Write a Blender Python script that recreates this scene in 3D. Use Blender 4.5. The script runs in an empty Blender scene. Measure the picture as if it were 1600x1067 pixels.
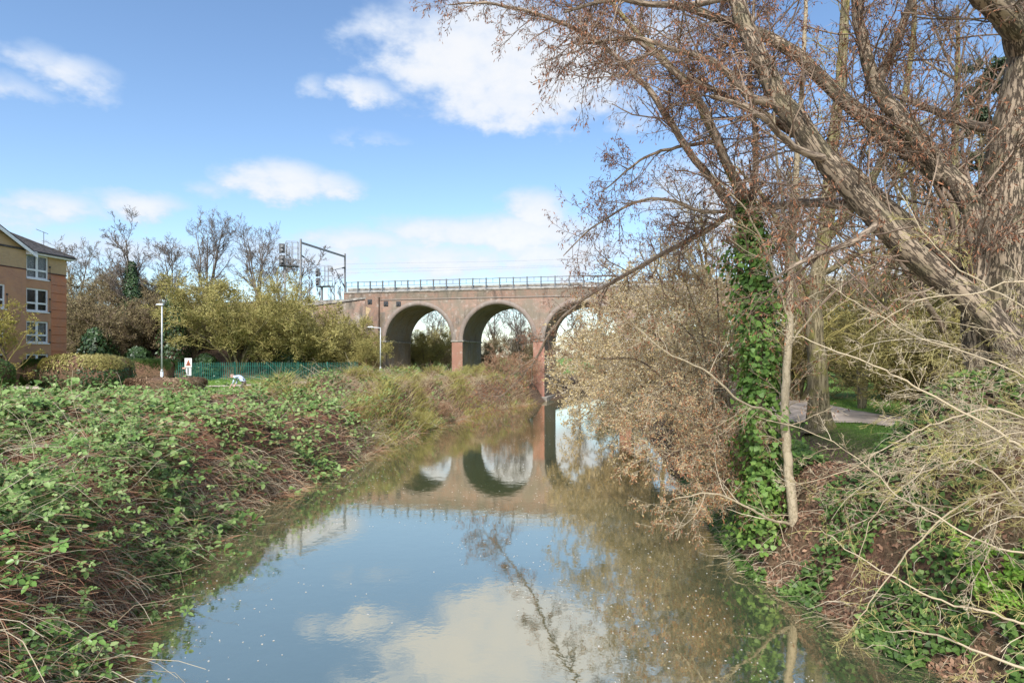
import bpy, math
import numpy as np
from mathutils import Vector, Matrix

# ------------------------------------------------------------------ camera, sky, sun, exposure
sc = bpy.context.scene
COL = sc.collection
F = 1000.0            # focal length in pixels of the 1600 px wide photograph
HOR = 558.0           # horizon row
CAMZ = 4.6            # eye height above the water (standing on a footbridge)
cam = bpy.data.cameras.new('camera'); camo = bpy.data.objects.new('camera', cam); COL.objects.link(camo)
camo.location = (0, 0, CAMZ); camo.rotation_euler = (math.radians(90), 0, 0)
cam.sensor_width = 36.0; cam.lens = 36.0 * F / 1600.0
cam.shift_y = (HOR - 533.5) / 1600.0
cam.clip_start = 0.1; cam.clip_end = 6000
sc.camera = camo
sc.view_settings.view_transform = 'Standard'; sc.view_settings.look = 'None'
sc.view_settings.exposure = 1.3; sc.view_settings.gamma = 1.0
sc.cycles.max_bounces = 6; sc.cycles.diffuse_bounces = 3; sc.cycles.glossy_bounces = 3; sc.cycles.transparent_max_bounces = 8
SUN_EL, SUN_AZ = 44.0, 192.0      # azimuth clockwise from +Y (view direction): behind the camera

world = bpy.data.worlds.new('World'); sc.world = world; world.use_nodes = True

class NB:
    """small helper for building node trees"""
    def __init__(s, tree): s.t = tree; tree.nodes.clear()
    def n(s, typ, **kw):
        nd = s.t.nodes.new(typ)
        for k, v in kw.items(): setattr(nd, k, v)
        return nd
    def l(s, a, b): s.t.links.new(a, b)
    def setin(s, sock, v):
        if isinstance(v, bpy.types.NodeSocket): s.l(v, sock)
        elif v is not None: sock.default_value = v
    def m(s, op, a, b=None, c=None, clamp=False):
        nd = s.n('ShaderNodeMath', operation=op, use_clamp=clamp)
        s.setin(nd.inputs[0], a)
        if b is not None: s.setin(nd.inputs[1], b)
        if c is not None: s.setin(nd.inputs[2], c)
        return nd.outputs[0]
    def mr(s, v, a, b, c=0.0, d=1.0, smooth=True):
        nd = s.n('ShaderNodeMapRange'); nd.interpolation_type = 'SMOOTHSTEP' if smooth else 'LINEAR'
        s.setin(nd.inputs[0], v)
        for i, q in enumerate((a, b, c, d)): s.setin(nd.inputs[i + 1], q)
        return nd.outputs[0]
    def mix(s, f, a, b, blend='MIX'):
        nd = s.n('ShaderNodeMix', data_type='RGBA', blend_type=blend)
        s.setin(nd.inputs[0], f)
        for sock, v in ((nd.inputs[6], a), (nd.inputs[7], b)):
            if isinstance(v, tuple) and len(v) == 3: v = (*v, 1)
            s.setin(sock, v)
        return nd.outputs[2]
    def noise(s, vec, scale, detail=4, rough=0.55, dim='3D'):
        nd = s.n('ShaderNodeTexNoise', noise_dimensions=dim)
        if vec is not None: s.l(vec, nd.inputs['Vector'])
        nd.inputs['Scale'].default_value = scale; nd.inputs['Detail'].default_value = detail
        nd.inputs['Roughness'].default_value = rough
        return nd.outputs['Fac']
    def ramp(s, fac, stops):
        nd = s.n('ShaderNodeValToRGB'); cr = nd.color_ramp
        while len(cr.elements) < len(stops): cr.elements.new(0.5)
        for e, (p, c) in zip(cr.elements, stops): e.position = p; e.color = (*c, 1)
        s.l(fac, nd.inputs[0]); return nd.outputs[0]

def build_world():
    b = NB(world.node_tree)
    out = b.n('ShaderNodeOutputWorld')
    sky = b.n('ShaderNodeTexSky', sky_type='NISHITA'); sky.sun_disc = False
    sky.sun_elevation = math.radians(SUN_EL); sky.sun_rotation = math.radians(SUN_AZ)
    sky.air_density = 1.0; sky.dust_density = 0.6; sky.ozone_density = 2.2
    hs = b.n('ShaderNodeHueSaturation'); hs.inputs['Saturation'].default_value = 1.06
    b.l(sky.outputs[0], hs.inputs['Color'])
    bg1 = b.n('ShaderNodeBackground'); b.l(hs.outputs[0], bg1.inputs[0]); bg1.inputs[1].default_value = 0.088
    tc = b.n('ShaderNodeTexCoord'); sep = b.n('ShaderNodeSeparateXYZ'); b.l(tc.outputs['Generated'], sep.inputs[0])
    az = b.m('ARCTAN2', sep.outputs[0], sep.outputs[1]); el = b.m('ARCSINE', sep.outputs[2])
    # cumulus seen in the photograph: azimuth / elevation ellipses broken up by noise
    blobs = [(650, 55, 110, 55, .9), (760, 90, 150, 85, 1.05), (870, 110, 120, 80, 1.05), (1000, 60, 150, 60, .7), (800, 165, 130, 40, .95), (980, 170, 90, 50, .6),
             (580, 146, 42, 24, .85), (515, 143, 30, 22, .6), (440, 283, 85, 33, 1.0), (510, 290, 70, 22, .85), (350, 298, 55, 18, .6),
             (830, 330, 55, 34, 1.0), (700, 368, 120, 30, 1.0), (820, 368, 120, 36, 1.0), (560, 378, 90, 24, .95),
             (640, 405, 220, 34, .95), (860, 400, 140, 44, .9), (70, 322, 110, 26, .9), (220, 320, 90, 24, .85), (20, 338, 120, 30, .8),
             (60, 95, 75, 30, .72), (120, 120, 70, 34, .8), (150, 150, 55, 24, .6), (20, 140, 70, 24, .7), (590, 215, 60, 15, .5),
             (1150, 330, 160, 110, .8), (1350, 420, 250, 60, .9), (200, 395, 300, 30, .7), (1250, 110, 120, 45, .55)]
    cv = b.n('ShaderNodeCombineXYZ'); b.l(az, cv.inputs[0]); b.l(b.m('MULTIPLY', el, 1.7), cv.inputs[1])
    n1 = b.noise(cv.outputs[0], 5.5, 5, 0.6); n2 = b.noise(cv.outputs[0], 16.0, 4, 0.62)
    azw = b.m('MULTIPLY_ADD', n1, 0.16, b.m('SUBTRACT', az, 0.08)); elw = b.m('MULTIPLY_ADD', n2, 0.05, b.m('SUBTRACT', el, 0.025))
    pw = b.n('ShaderNodeCombineXYZ'); b.l(azw, pw.inputs[0]); b.l(elw, pw.inputs[1])
    total = None
    for (x, y, wx, wy, k) in blobs:
        u, v = (x - 800) / F, (HOR - y) / F
        a0 = math.atan2(u, 1); e0 = math.atan2(v, math.hypot(1, u))
        wa = wx / F * math.cos(a0) ** 2 * 1.15; we = wy / F * math.cos(e0) * math.cos(a0) * 1.1
        q = b.n('ShaderNodeVectorMath', operation='MULTIPLY_ADD'); b.l(pw.outputs[0], q.inputs[0])
        q.inputs[1].default_value = (1 / wa, 1 / we, 0); q.inputs[2].default_value = (-a0 / wa, -e0 / we, 0)
        dt = b.n('ShaderNodeVectorMath', operation='DOT_PRODUCT'); b.l(q.outputs[0], dt.inputs[0]); b.l(q.outputs[0], dt.inputs[1])
        g = b.m('MULTIPLY_ADD', dt.outputs['Value'], -0.5 * k, k)
        total = b.m('MAXIMUM', g, 0.0) if total is None else b.m('MAXIMUM', total, g)
    # the same kind of broken cloud all around the rest of the sky
    gen = b.mr(n1, 0.44, 0.62)
    outside = b.m('MAXIMUM', b.mr(b.m('ABSOLUTE', az), 0.70, 0.85), b.mr(el, 0.54, 0.66))
    total = b.m('MAXIMUM', total, b.m('MULTIPLY', gen, b.m('MULTIPLY', outside, 0.9)))
    dens = b.m('ADD', total, b.m('ADD', b.m('MULTIPLY', b.m('SUBTRACT', n1, 0.5), 0.8), b.m('MULTIPLY', b.m('SUBTRACT', n2, 0.5), 0.75)))
    alpha = b.m('MULTIPLY', b.mr(dens, 0.34, 0.92), 0.94)
    shade = b.mr(dens, 0.5, 1.15)
    ccol = b.mix(shade, (0.30, 0.35, 0.43), (0.415, 0.42, 0.43))
    bg2 = b.n('ShaderNodeBackground'); b.l(ccol, bg2.inputs[0]); bg2.inputs[1].default_value = 0.95
    ms = b.n('ShaderNodeMixShader'); b.l(alpha, ms.inputs[0]); b.l(bg1.outputs[0], ms.inputs[1]); b.l(bg2.outputs[0], ms.inputs[2])
    b.l(ms.outputs[0], out.inputs[0])
build_world()

sun = bpy.data.lights.new('sun', 'SUN'); sun.energy = 2.5; sun.angle = math.radians(12); sun.color = (1.0, 0.97, 0.92)
suno = bpy.data.objects.new('sun', sun); COL.objects.link(suno)
_sd = Vector((math.sin(math.radians(SUN_AZ)) * math.cos(math.radians(SUN_EL)), math.cos(math.radians(SUN_AZ)) * math.cos(math.radians(SUN_EL)), math.sin(math.radians(SUN_EL))))
suno.rotation_euler = _sd.to_track_quat('Z', 'Y').to_euler(); suno.location = _sd * 100

# ------------------------------------------------------------------ helpers
RNG = np.random.default_rng(11)
def px(x, y, Z):
    """a photograph pixel at depth Z"""
    return np.array(((x - 800.0) / F * Z, Z, CAMZ - (y - HOR) / F * Z))

def nrm(v): return v / (np.linalg.norm(v, axis=-1, keepdims=True) + 1e-9)

def mesh_data(name, V, faces, mats, smooth=False, midx=None):
    me = bpy.data.meshes.new(name)
    V = np.asarray(V, dtype=np.float32).reshape(-1, 3)
    if not isinstance(faces, list): faces = [faces]
    faces = [np.asarray(f, dtype=np.int32) for f in faces if len(f)]
    loops = np.concatenate([f.ravel() for f in faces]); cnt = np.concatenate([np.full(len(f), f.shape[1], dtype=np.int32) for f in faces])
    start = np.concatenate(([0], np.cumsum(cnt)[:-1])).astype(np.int32)
    me.vertices.add(len(V)); me.vertices.foreach_set('co', V.ravel())
    me.loops.add(len(loops)); me.loops.foreach_set('vertex_index', loops)
    me.polygons.add(len(cnt)); me.polygons.foreach_set('loop_start', start); me.polygons.foreach_set('loop_total', cnt)
    if smooth: me.polygons.foreach_set('use_smooth', np.ones(len(cnt), dtype=bool))
    if midx is not None: me.polygons.foreach_set('material_index', np.asarray(midx, dtype=np.int32))
    me.update(calc_edges=True)
    if not isinstance(mats, (list, tuple)): mats = [mats]
    for m in mats: me.materials.append(m)
    return me

def link(name, me, parent=None, loc=None):
    o = bpy.data.objects.new(name, me); COL.objects.link(o)
    if parent is not None: o.parent = parent
    if loc is not None: o.location = loc
    return o
def mobj(name, V, faces, mats, parent=None, smooth=False, midx=None):
    return link(name, mesh_data(name, V, faces, mats, smooth, midx), parent)
def empty(name, loc=(0, 0, 0), rz=0.0):
    o = bpy.data.objects.new(name, None); COL.objects.link(o); o.location = loc; o.rotation_euler = (0, 0, rz)
    o.empty_display_size = 0.2; return o
def tag(o, label=None, cat=None, group=None, kind=None):
    for k, v in (('label', label), ('category', cat), ('group', group), ('kind', kind)):
        if v: o[k] = v
    return o
def copy_tree(o, parent=None):
    c = o.copy(); COL.objects.link(c); c.parent = parent
    for ch in o.children: copy_tree(ch, c)
    return c

class MB:
    """collects boxes, bars and prisms into one mesh"""
    def __init__(s): s.v = []; s.f = []; s.n = 0
    def add(s, V, F_):
        s.v.append(np.asarray(V, float)); s.f += [tuple(i + s.n for i in f) for f in F_]; s.n += len(V)
    def box(s, x0, x1, y0, y1, z0, z1):
        s.add([(x0, y0, z0), (x1, y0, z0), (x1, y1, z0), (x0, y1, z0), (x0, y0, z1), (x1, y0, z1), (x1, y1, z1), (x0, y1, z1)],
              [(0, 3, 2, 1), (4, 5, 6, 7), (0, 1, 5, 4), (1, 2, 6, 5), (2, 3, 7, 6), (3, 0, 4, 7)]); return s
    def bar(s, a, b_, r, sides=6, r2=None):
        a = np.array(a, float); b_ = np.array(b_, float); r2 = r if r2 is None else r2
        t = nrm(b_ - a); ref = np.array((0, 0, 1.0)) if abs(t[2]) < .9 else np.array((1.0, 0, 0))
        u = nrm(np.cross(t, ref)); w = np.cross(t, u)
        V = []
        for p, rr in ((a, r), (b_, r2)):
            for k in range(sides):
                q = 2 * math.pi * k / sides; V.append(p + rr * (math.cos(q) * u + math.sin(q) * w))
        Fc = [(k, (k + 1) % sides, sides + (k + 1) % sides, sides + k) for k in range(sides)]
        Fc += [tuple(range(sides))[::-1], tuple(range(sides, 2 * sides))]
        s.add(V, Fc); return s
    def prism(s, poly, axis_vec):
        poly = np.array(poly, float); n = len(poly); V = np.vstack((poly, poly + np.array(axis_vec, float)))
        s.add(V, [tuple(range(n))[::-1], tuple(range(n, 2 * n))] + [(k, (k + 1) % n, n + (k + 1) % n, n + k) for k in range(n)]); return s
    def build(s, name, mat, parent=None, bevel=0.0, smooth=False):
        me = bpy.data.meshes.new(name); me.from_pydata(np.vstack(s.v).tolist(), [], s.f); me.update()
        import bmesh
        bm = bmesh.new(); bm.from_mesh(me); bmesh.ops.recalc_face_normals(bm, faces=bm.faces)
        if bevel: bmesh.ops.bevel(bm, geom=list(bm.edges), offset=bevel, segments=1, affect='EDGES')
        bm.to_mesh(me); bm.free()
        me.materials.append(mat)
        if smooth: me.polygons.foreach_set('use_smooth', np.ones(len(me.polygons), dtype=bool))
        return link(name, me, parent)

# value noise in numpy
def _h(ix, iy, seed):
    h = (ix.astype(np.int64) * 374761393 + iy.astype(np.int64) * 668265263 + seed * 974711) & 0x7fffffff
    h = ((h ^ (h >> 13)) * 1274126177) & 0x7fffffff
    return ((h ^ (h >> 16)) & 0xffff) / 65535.0
def vnoise(x, y, seed=0):
    x = np.asarray(x, float); y = np.asarray(y, float)
    ix = np.floor(x); iy = np.floor(y); fx = x - ix; fy = y - iy
    fx = fx * fx * (3 - 2 * fx); fy = fy * fy * (3 - 2 * fy)
    a = _h(ix, iy, seed); b_ = _h(ix + 1, iy, seed); c = _h(ix, iy + 1, seed); d = _h(ix + 1, iy + 1, seed)
    return (a * (1 - fx) + b_ * fx) * (1 - fy) + (c * (1 - fx) + d * fx) * fy
def fbm(x, y, seed=0, oct=4):
    t = 0; amp = 0.5
    for k in range(oct): t = t + amp * vnoise(x * 2 ** k, y * 2 ** k, seed + k * 17); amp *= 0.5
    return t / (1 - 0.5 ** oct)
def sstep(a, b_, x):
    t = np.clip((x - a) / (b_ - a), 0, 1); return t * t * (3 - 2 * t)

# many tubes at once: P (M,N,3), R (M,N)
def tubes(P, R, sides=3):
    M, N, _ = P.shape
    T = np.empty_like(P); T[:, 1:-1] = P[:, 2:] - P[:, :-2]; T[:, 0] = P[:, 1] - P[:, 0]; T[:, -1] = P[:, -1] - P[:, -2]
    T = nrm(T); mean = nrm(P[:, -1] - P[:, 0])
    ref = np.where(np.abs(mean[:, 2:3]) < 0.8, np.array([[0, 0, 1.0]]), np.array([[1.0, 0.2, 0]]))[:, None, :]
    U = nrm(np.cross(T, np.broadcast_to(ref, T.shape))); W = np.cross(T, U)
    a = np.arange(sides) * 2 * np.pi / sides
    V = P[:, :, None, :] + R[:, :, None, None] * (np.cos(a)[None, None, :, None] * U[:, :, None, :] + np.sin(a)[None, None, :, None] * W[:, :, None, :])
    idx = np.arange(M * N * sides).reshape(M, N, sides); nx = np.roll(idx, -1, axis=2)
    Fq = np.stack((idx[:, :-1], nx[:, :-1], nx[:, 1:], idx[:, 1:]), axis=-1).reshape(-1, 4)
    return V.reshape(-1, 3), Fq
def ribbons(P, R, rng=np.random.default_rng(3)):
    """finest twigs: narrow twisted strips instead of tubes"""
    M, N, _ = P.shape; t = nrm(P[:, -1] - P[:, 0]); u = nrm(np.cross(t, rng.normal(size=t.shape))); w = np.cross(t, u)
    a = np.linspace(0, 1.2, N)[None, :, None]; side = (np.cos(a) * u[:, None] + np.sin(a) * w[:, None]) * (R * 1.25)[..., None]
    V = np.stack((P - side, P + side), 2); i = np.arange(M * N * 2).reshape(M, N, 2)
    return V.reshape(-1, 3), np.stack((i[:, :-1, 0], i[:, :-1, 1], i[:, 1:, 1], i[:, 1:, 0]), -1).reshape(-1, 4)
def join(parts):
    Vs = []; Fs = []; n = 0
    for V, Fc in parts: Vs.append(V); Fs.append(Fc + n); n += len(V)
    return np.vstack(Vs), np.vstack(Fs)

def grow(P, R, n, rng, t=(0.2, 1.0), L=0.5, ang=(25, 60), N=4, bias=(0, 0, 0.1), wig=0.15, rr=0.6, rmin=0.003, fall=0.4, absL=None, perp=None):
    """n children on every parent polyline -> (P, R)"""
    M, Np, _ = P.shape
    idx = np.repeat(np.arange(M), n); K = len(idx)
    tt = rng.uniform(t[0], t[1], K); f = tt * (Np - 1) * 0.999; i = f.astype(int); w = (f - i)[:, None]
    p = P[idx, i] * (1 - w) + P[idx, i + 1] * w
    tan = nrm(P[idx, i + 1] - P[idx, i]); r0 = R[idx, i] * (1 - w[:, 0]) + R[idx, i + 1] * w[:, 0]
    pl = np.linalg.norm(np.diff(P, axis=1), axis=2).sum(1)[idx]
    q = rng.normal(size=(K, 3))
    if perp is not None: q = q * np.array(perp)
    perpv = nrm(np.cross(tan, q)); a = np.radians(rng.uniform(ang[0], ang[1], K))[:, None]
    d = np.cos(a) * tan + np.sin(a) * perpv
    length = (np.full(K, absL) if absL else L * pl) * rng.uniform(0.55, 1.25, K) * (1 - fall * tt)
    rc = np.maximum(np.minimum(r0 * rr, r0), rmin)
    out = np.empty((K, N, 3)); out[:, 0] = p; step = (length / (N - 1))[:, None]
    for k in range(1, N):
        d = nrm(d + rng.normal(size=(K, 3)) * wig + np.array(bias)); out[:, k] = out[:, k - 1] + d * step
    R2 = np.maximum(rc[:, None] * np.linspace(1, 0.3, N)[None, :], rmin * 0.6)
    return out, R2

def poly(pts, n=None, wob=0.0, rng=None):
    """smooth Catmull-Rom through points -> (1,n,3)"""
    p = np.array(pts, float); m = len(p); n = n or (m - 1) * 4 + 1
    q = np.vstack((2 * p[0] - p[1], p, 2 * p[-1] - p[-2])); out = []
    for s in np.linspace(0, m - 1 - 1e-6, n):
        i = int(s); u = s - i; a, b_, c, d = q[i], q[i + 1], q[i + 2], q[i + 3]
        out.append(0.5 * (2 * b_ + (c - a) * u + (2 * a - 5 * b_ + 4 * c - d) * u * u + (3 * b_ - a - 3 * c + d) * u ** 3))
    out = np.array(out)
    if wob and rng is not None: out[1:-1] += rng.normal(size=out[1:-1].shape) * wob
    return out[None]

def frames(nv, rng):
    """random rotations whose local z is nv (K,3)"""
    nv = nrm(nv); t = nrm(np.cross(nv, rng.normal(size=nv.shape))); return np.stack((t, np.cross(nv, t), nv), axis=2)
def frames_dir(d, rng, roll=None):
    """local x along d, random roll"""
    d = nrm(d); u = nrm(np.cross(d, rng.normal(size=d.shape))); return np.stack((d, u, np.cross(d, u)), axis=2)
def scatter(tv, tf, pos, rot, scale):
    tv = np.asarray(tv, float); tf = np.asarray(tf, int); K = len(pos)
    V = pos[:, None, :] + np.einsum('kij,vj->kvi', rot, tv) * np.asarray(scale).reshape(-1, 1, 1)
    Fc = (tf[None] + (np.arange(K) * len(tv))[:, None, None]).reshape(-1, tf.shape[1])
    return V.reshape(-1, 3), Fc
# leaf templates (unit length, x along the leaf)
def leaf_t(w=0.34, fold=0.10, droop=0.08):
    return (np.array([(0, 0, 0), (.28, w * .95, fold), (.70, w * .78, fold * .7 - droop), (1, 0, -droop * 1.6), (.70, -w * .78, fold * .7 - droop), (.28, -w * .95, fold)]), np.array([(0, 3, 2, 1), (0, 5, 4, 3)]))
def tri_fix(V, Fc):
    """faces with a repeated last index become triangles"""
    t = Fc[:, 2] == Fc[:, 3]; return [Fc[~t], Fc[t][:, :3]]
def bramble_t():
    lv, lf = leaf_t(); Vs = []; Fs = []; n = 0
    for ang, s, off in ((0, .62, .36), (75, .5, .18), (-75, .5, .18)):
        a = math.radians(ang); c, sn = math.cos(a), math.sin(a)
        v = lv * s; v = np.stack((v[:, 0] * c - v[:, 1] * sn + off, v[:, 0] * sn + v[:, 1] * c, v[:, 2] + 0.03 * (ang == 0)), axis=1)
        Vs.append(v); Fs.append(lf + n); n += len(v)
    return np.vstack(Vs), np.vstack(Fs)
LEAFQ = (np.array([(0, 0, 0), (.5, .3, .06), (1, 0, -.05), (.5, -.3, .06)]), np.array([(0, 3, 2, 1)]))
BUDQ = (np.array([(0, 0, 0), (.5, .13, .04), (1, 0, -.03), (.5, -.13, .04)]), np.array([(0, 3, 2, 1)]))
IVY = (np.array([(0, 0, 0), (.12, .42, .05), (.5, .34, .03), (1, 0, -.1), (.5, -.34, .03), (.12, -.42, .05), (.4, 0, 0)]),
       np.array([(0, 6, 2, 1), (6, 3, 2, 2), (0, 5, 4, 6), (6, 4, 3, 3)]))

# ------------------------------------------------------------------ materials
def new_mat(name):
    m = bpy.data.materials.new(name); m.use_nodes = True; b = NB(m.node_tree)
    out = b.n('ShaderNodeOutputMaterial'); p = b.n('ShaderNodeBsdfPrincipled'); b.l(p.outputs[0], out.inputs[0])
    p.inputs['Specular IOR Level'].default_value = 0.3
    return m, b, p, out
def plain(name, col, rough=0.6, metal=0.0, var=0.12, scale=3.0):
    m, b, p, _ = new_mat(name); g = b.n('ShaderNodeNewGeometry')
    nz = b.noise(g.outputs['Position'], scale, 5)
    lo = tuple(c * (1 - var * 1.6) for c in col); hi = tuple(min(1, c * (1 + var)) for c in col)
    b.l(b.mix(b.mr(nz, .3, .7), lo, hi), p.inputs['Base Color'])
    p.inputs['Roughness'].default_value = rough; p.inputs['Metallic'].default_value = metal
    return m
def foliage(name, stops, rough=0.5, trans=0.22, patch=0.35, spec=0.35, pscale=0.5):
    """each leaf its own shade, with larger lighter and darker drifts"""
    m, b, p, out = new_mat(name); g = b.n('ShaderNodeNewGeometry')
    r = g.outputs['Random Per Island']; nz = b.noise(g.outputs['Position'], pscale, 3)
    f = b.m('ADD', b.m('MULTIPLY', r, 1 - patch), b.m('MULTIPLY', b.mr(nz, .3, .7), patch))
    col = b.ramp(f, stops); b.l(col, p.inputs['Base Color']); p.inputs['Roughness'].default_value = rough
    p.inputs['Specular IOR Level'].default_value = spec
    if trans > 0:
        t = b.n('ShaderNodeBsdfTranslucent'); b.l(col, t.inputs[0]); ms = b.n('ShaderNodeMixShader'); ms.inputs[0].default_value = trans
        b.l(p.outputs[0], ms.inputs[1]); b.l(t.outputs[0], ms.inputs[2]); b.l(ms.outputs[0], out.inputs[0])
    return m
def bark(name, dark, light, scale=14.0, stretch=0.16, bump=0.6, moss=None, tube=False):
    m, b, p, _ = new_mat(name); tc = b.n('ShaderNodeTexCoord'); mp = b.n('ShaderNodeMapping')
    if tube: at = b.n('ShaderNodeAttribute', attribute_name='barkco'); b.l(at.outputs['Vector'], mp.inputs[0])
    else: b.l(tc.outputs['Object'], mp.inputs[0])
    mp.inputs['Scale'].default_value = (1, 1, stretch)
    n1 = b.noise(mp.outputs[0], scale, 6, .65); n2 = b.noise(tc.outputs['Object'], 1.3, 4)
    ridge = b.m('ABSOLUTE', b.m('SUBTRACT', n1, 0.5)); rg = b.mr(ridge, 0.0, 0.06)
    col = b.mix(rg, dark, light); col = b.mix(b.mr(n2, .35, .7, 0, .4), col, tuple(c * .7 for c in light))
    if moss: col = b.mix(b.mr(b.noise(tc.outputs['Object'], 2.6, 4), .48, .66, 0, .75), col, moss)
    b.l(col, p.inputs['Base Color']); p.inputs['Roughness'].default_value = 0.9
    bp = b.n('ShaderNodeBump'); bp.inputs['Strength'].default_value = bump; bp.inputs['Distance'].default_value = 0.05
    b.l(rg, bp.inputs['Height']); b.l(bp.outputs[0], p.inputs['Normal'])
    return m
def brick(name, cols, soot=(0.05, 0.045, 0.04), sootamt=0.5, pale=0.3, mortar=(0.32, 0.28, 0.24), rot=None, ps=0.5):
    """small coursed brick with weathering: cols = three brick tints"""
    m, b, p, _ = new_mat(name); tc = b.n('ShaderNodeTexCoord'); mp = b.n('ShaderNodeMapping'); b.l(tc.outputs['Object'], mp.inputs[0])
    if rot: mp.inputs['Rotation'].default_value = rot
    sp = b.n('ShaderNodeSeparateXYZ'); b.l(mp.outputs[0], sp.inputs[0]); cb = b.n('ShaderNodeCombineXYZ')
    b.l(b.m('ADD', sp.outputs[0], sp.outputs[1]), cb.inputs[0]); b.l(sp.outputs[2], cb.inputs[1])
    bt = b.n('ShaderNodeTexBrick'); b.l(cb.outputs[0], bt.inputs['Vector'])
    bt.inputs['Scale'].default_value = 1.0; bt.inputs['Brick Width'].default_value = .225; bt.inputs['Row Height'].default_value = .075
    bt.inputs['Mortar Size'].default_value = .010; bt.inputs['Bias'].default_value = 0.0
    bt.inputs['Color1'].default_value = (*cols[0], 1); bt.inputs['Color2'].default_value = (*cols[1], 1); bt.inputs['Mortar'].default_value = (*mortar, 1)
    o = tc.outputs['Object']
    c = b.mix(b.mr(b.noise(o, ps, 6, .7), .40, .58, 0, .95), bt.outputs['Color'], cols[2])
    c = b.mix(b.mr(b.noise(o, 1.7, 7, .7), .52, .72, 0, pale), c, (0.48, 0.43, 0.38))
    mp2 = b.n('ShaderNodeMapping'); b.l(o, mp2.inputs[0]); mp2.inputs['Scale'].default_value = (1, 1, .28)
    c = b.mix(b.mr(b.noise(mp2.outputs[0], 1.1, 6, .65), .5, .75, 0, sootamt), c, soot)
    b.l(c, p.inputs['Base Color']); p.inputs['Roughness'].default_value = .92
    bp = b.n('ShaderNodeBump'); bp.inputs['Strength'].default_value = .4; bp.inputs['Distance'].default_value = .01
    b.l(b.m('SUBTRACT', 1.0, bt.outputs['Fac']), bp.inputs['Height']); b.l(bp.outputs[0], p.inputs['Normal'])
    return m

M_ = {}
M_['brick_main'] = brick('viaduct_brick', [(.29, .135, .08), (.20, .11, .07), (.185, .155, .115)], sootamt=.85, pale=.6, ps=.3)
M_['brick_red'] = brick('red_engineering_brick', [(.37, .125, .075), (.29, .095, .06), (.30, .16, .11)], sootamt=.5, pale=.5)
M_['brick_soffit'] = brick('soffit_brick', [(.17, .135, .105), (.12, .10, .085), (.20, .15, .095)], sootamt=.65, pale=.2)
M_['brick_ring'] = brick('arch_ring_brick', [(.26, .17, .13), (.20, .15, .12), (.24, .2, .17)], sootamt=.4, pale=.5)
M_['stone'] = plain('weathered_coping_stone', (.27, .245, .21), .9, var=.3, scale=2)
M_['render'] = plain('ochre_render_patch', (.45, .33, .19), .9)
M_['ballast_board'] = plain('concrete_ballast_board', (.34, .31, .265), .9, var=.25, scale=1.2)
M_['galv'] = plain('galvanised_steel', (.17, .18, .185), .5, .5)
M_['galv_light'] = plain('pale_galvanised_steel', (.52, .54, .55), .5, .2)
M_['dark_steel'] = plain('dark_painted_steel', (.05, .052, .055), .6)
M_['signal_dark'] = plain('weathered_signal_black', (.10, .10, .10), .7)
M_['signal_grey'] = plain('grey_signal_steel', (.25, .25, .25), .6)
M_['bld_red'] = brick('apartment_red_brick', [(.52, .235, .12), (.44, .185, .095), (.48, .26, .15)], sootamt=.08, pale=.15, ps=.8)
M_['bld_quoin'] = brick('orange_red_brick', [(.56, .20, .095), (.48, .16, .075), (.53, .21, .11)], sootamt=.05, pale=.06)
M_['bld_buff'] = brick('buff_brick', [(.52, .34, .16), (.45, .28, .125), (.49, .34, .19)], sootamt=.05, pale=.15)
M_['slate'] = plain('dark_roof_tile', (.075, .068, .065), .8, var=.35, scale=5)
M_['white_paint'] = plain('white_gloss_paint', (.76, .77, .78), .4, var=.05)
M_['soldier'] = plain('dark_brick_course', (.10, .05, .04), .9)
M_['curtain'] = plain('net_curtain', (.6, .61, .6), .9, var=.25, scale=9)
M_['fence_green'] = plain('green_fence_paint', (.022, .115, .085), .5, var=.25)
M_['sign_white'] = plain('sign_white', (.72, .72, .70), .6, var=.08)
M_['sign_red'] = plain('sign_red_brown', (.38, .10, .05), .6)
M_['sign_dark'] = plain('sign_black', (.04, .04, .045), .6)
M_['skin'] = plain('skin', (.62, .36, .28), .55)
M_['shirt'] = plain('pale_blue_shirt', (.50, .60, .74), .85)
M_['trouser'] = plain('dark_trousers', (.05, .055, .07), .85)
M_['hair'] = plain('cropped_hair', (.36, .24, .18), .9)
M_['path'] = plain('pale_gravel_path', (.50, .41, .33), .95, var=.22, scale=1.4)

def glass_mat():
    m, b, p, _ = new_mat('window_glass'); p.inputs['Base Color'].default_value = (.03, .035, .04, 1); p.inputs['Roughness'].default_value = .06
    p.inputs['Specular IOR Level'].default_value = .8; p.inputs['Alpha'].default_value = .3; return m
M_['glass'] = glass_mat()

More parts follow.
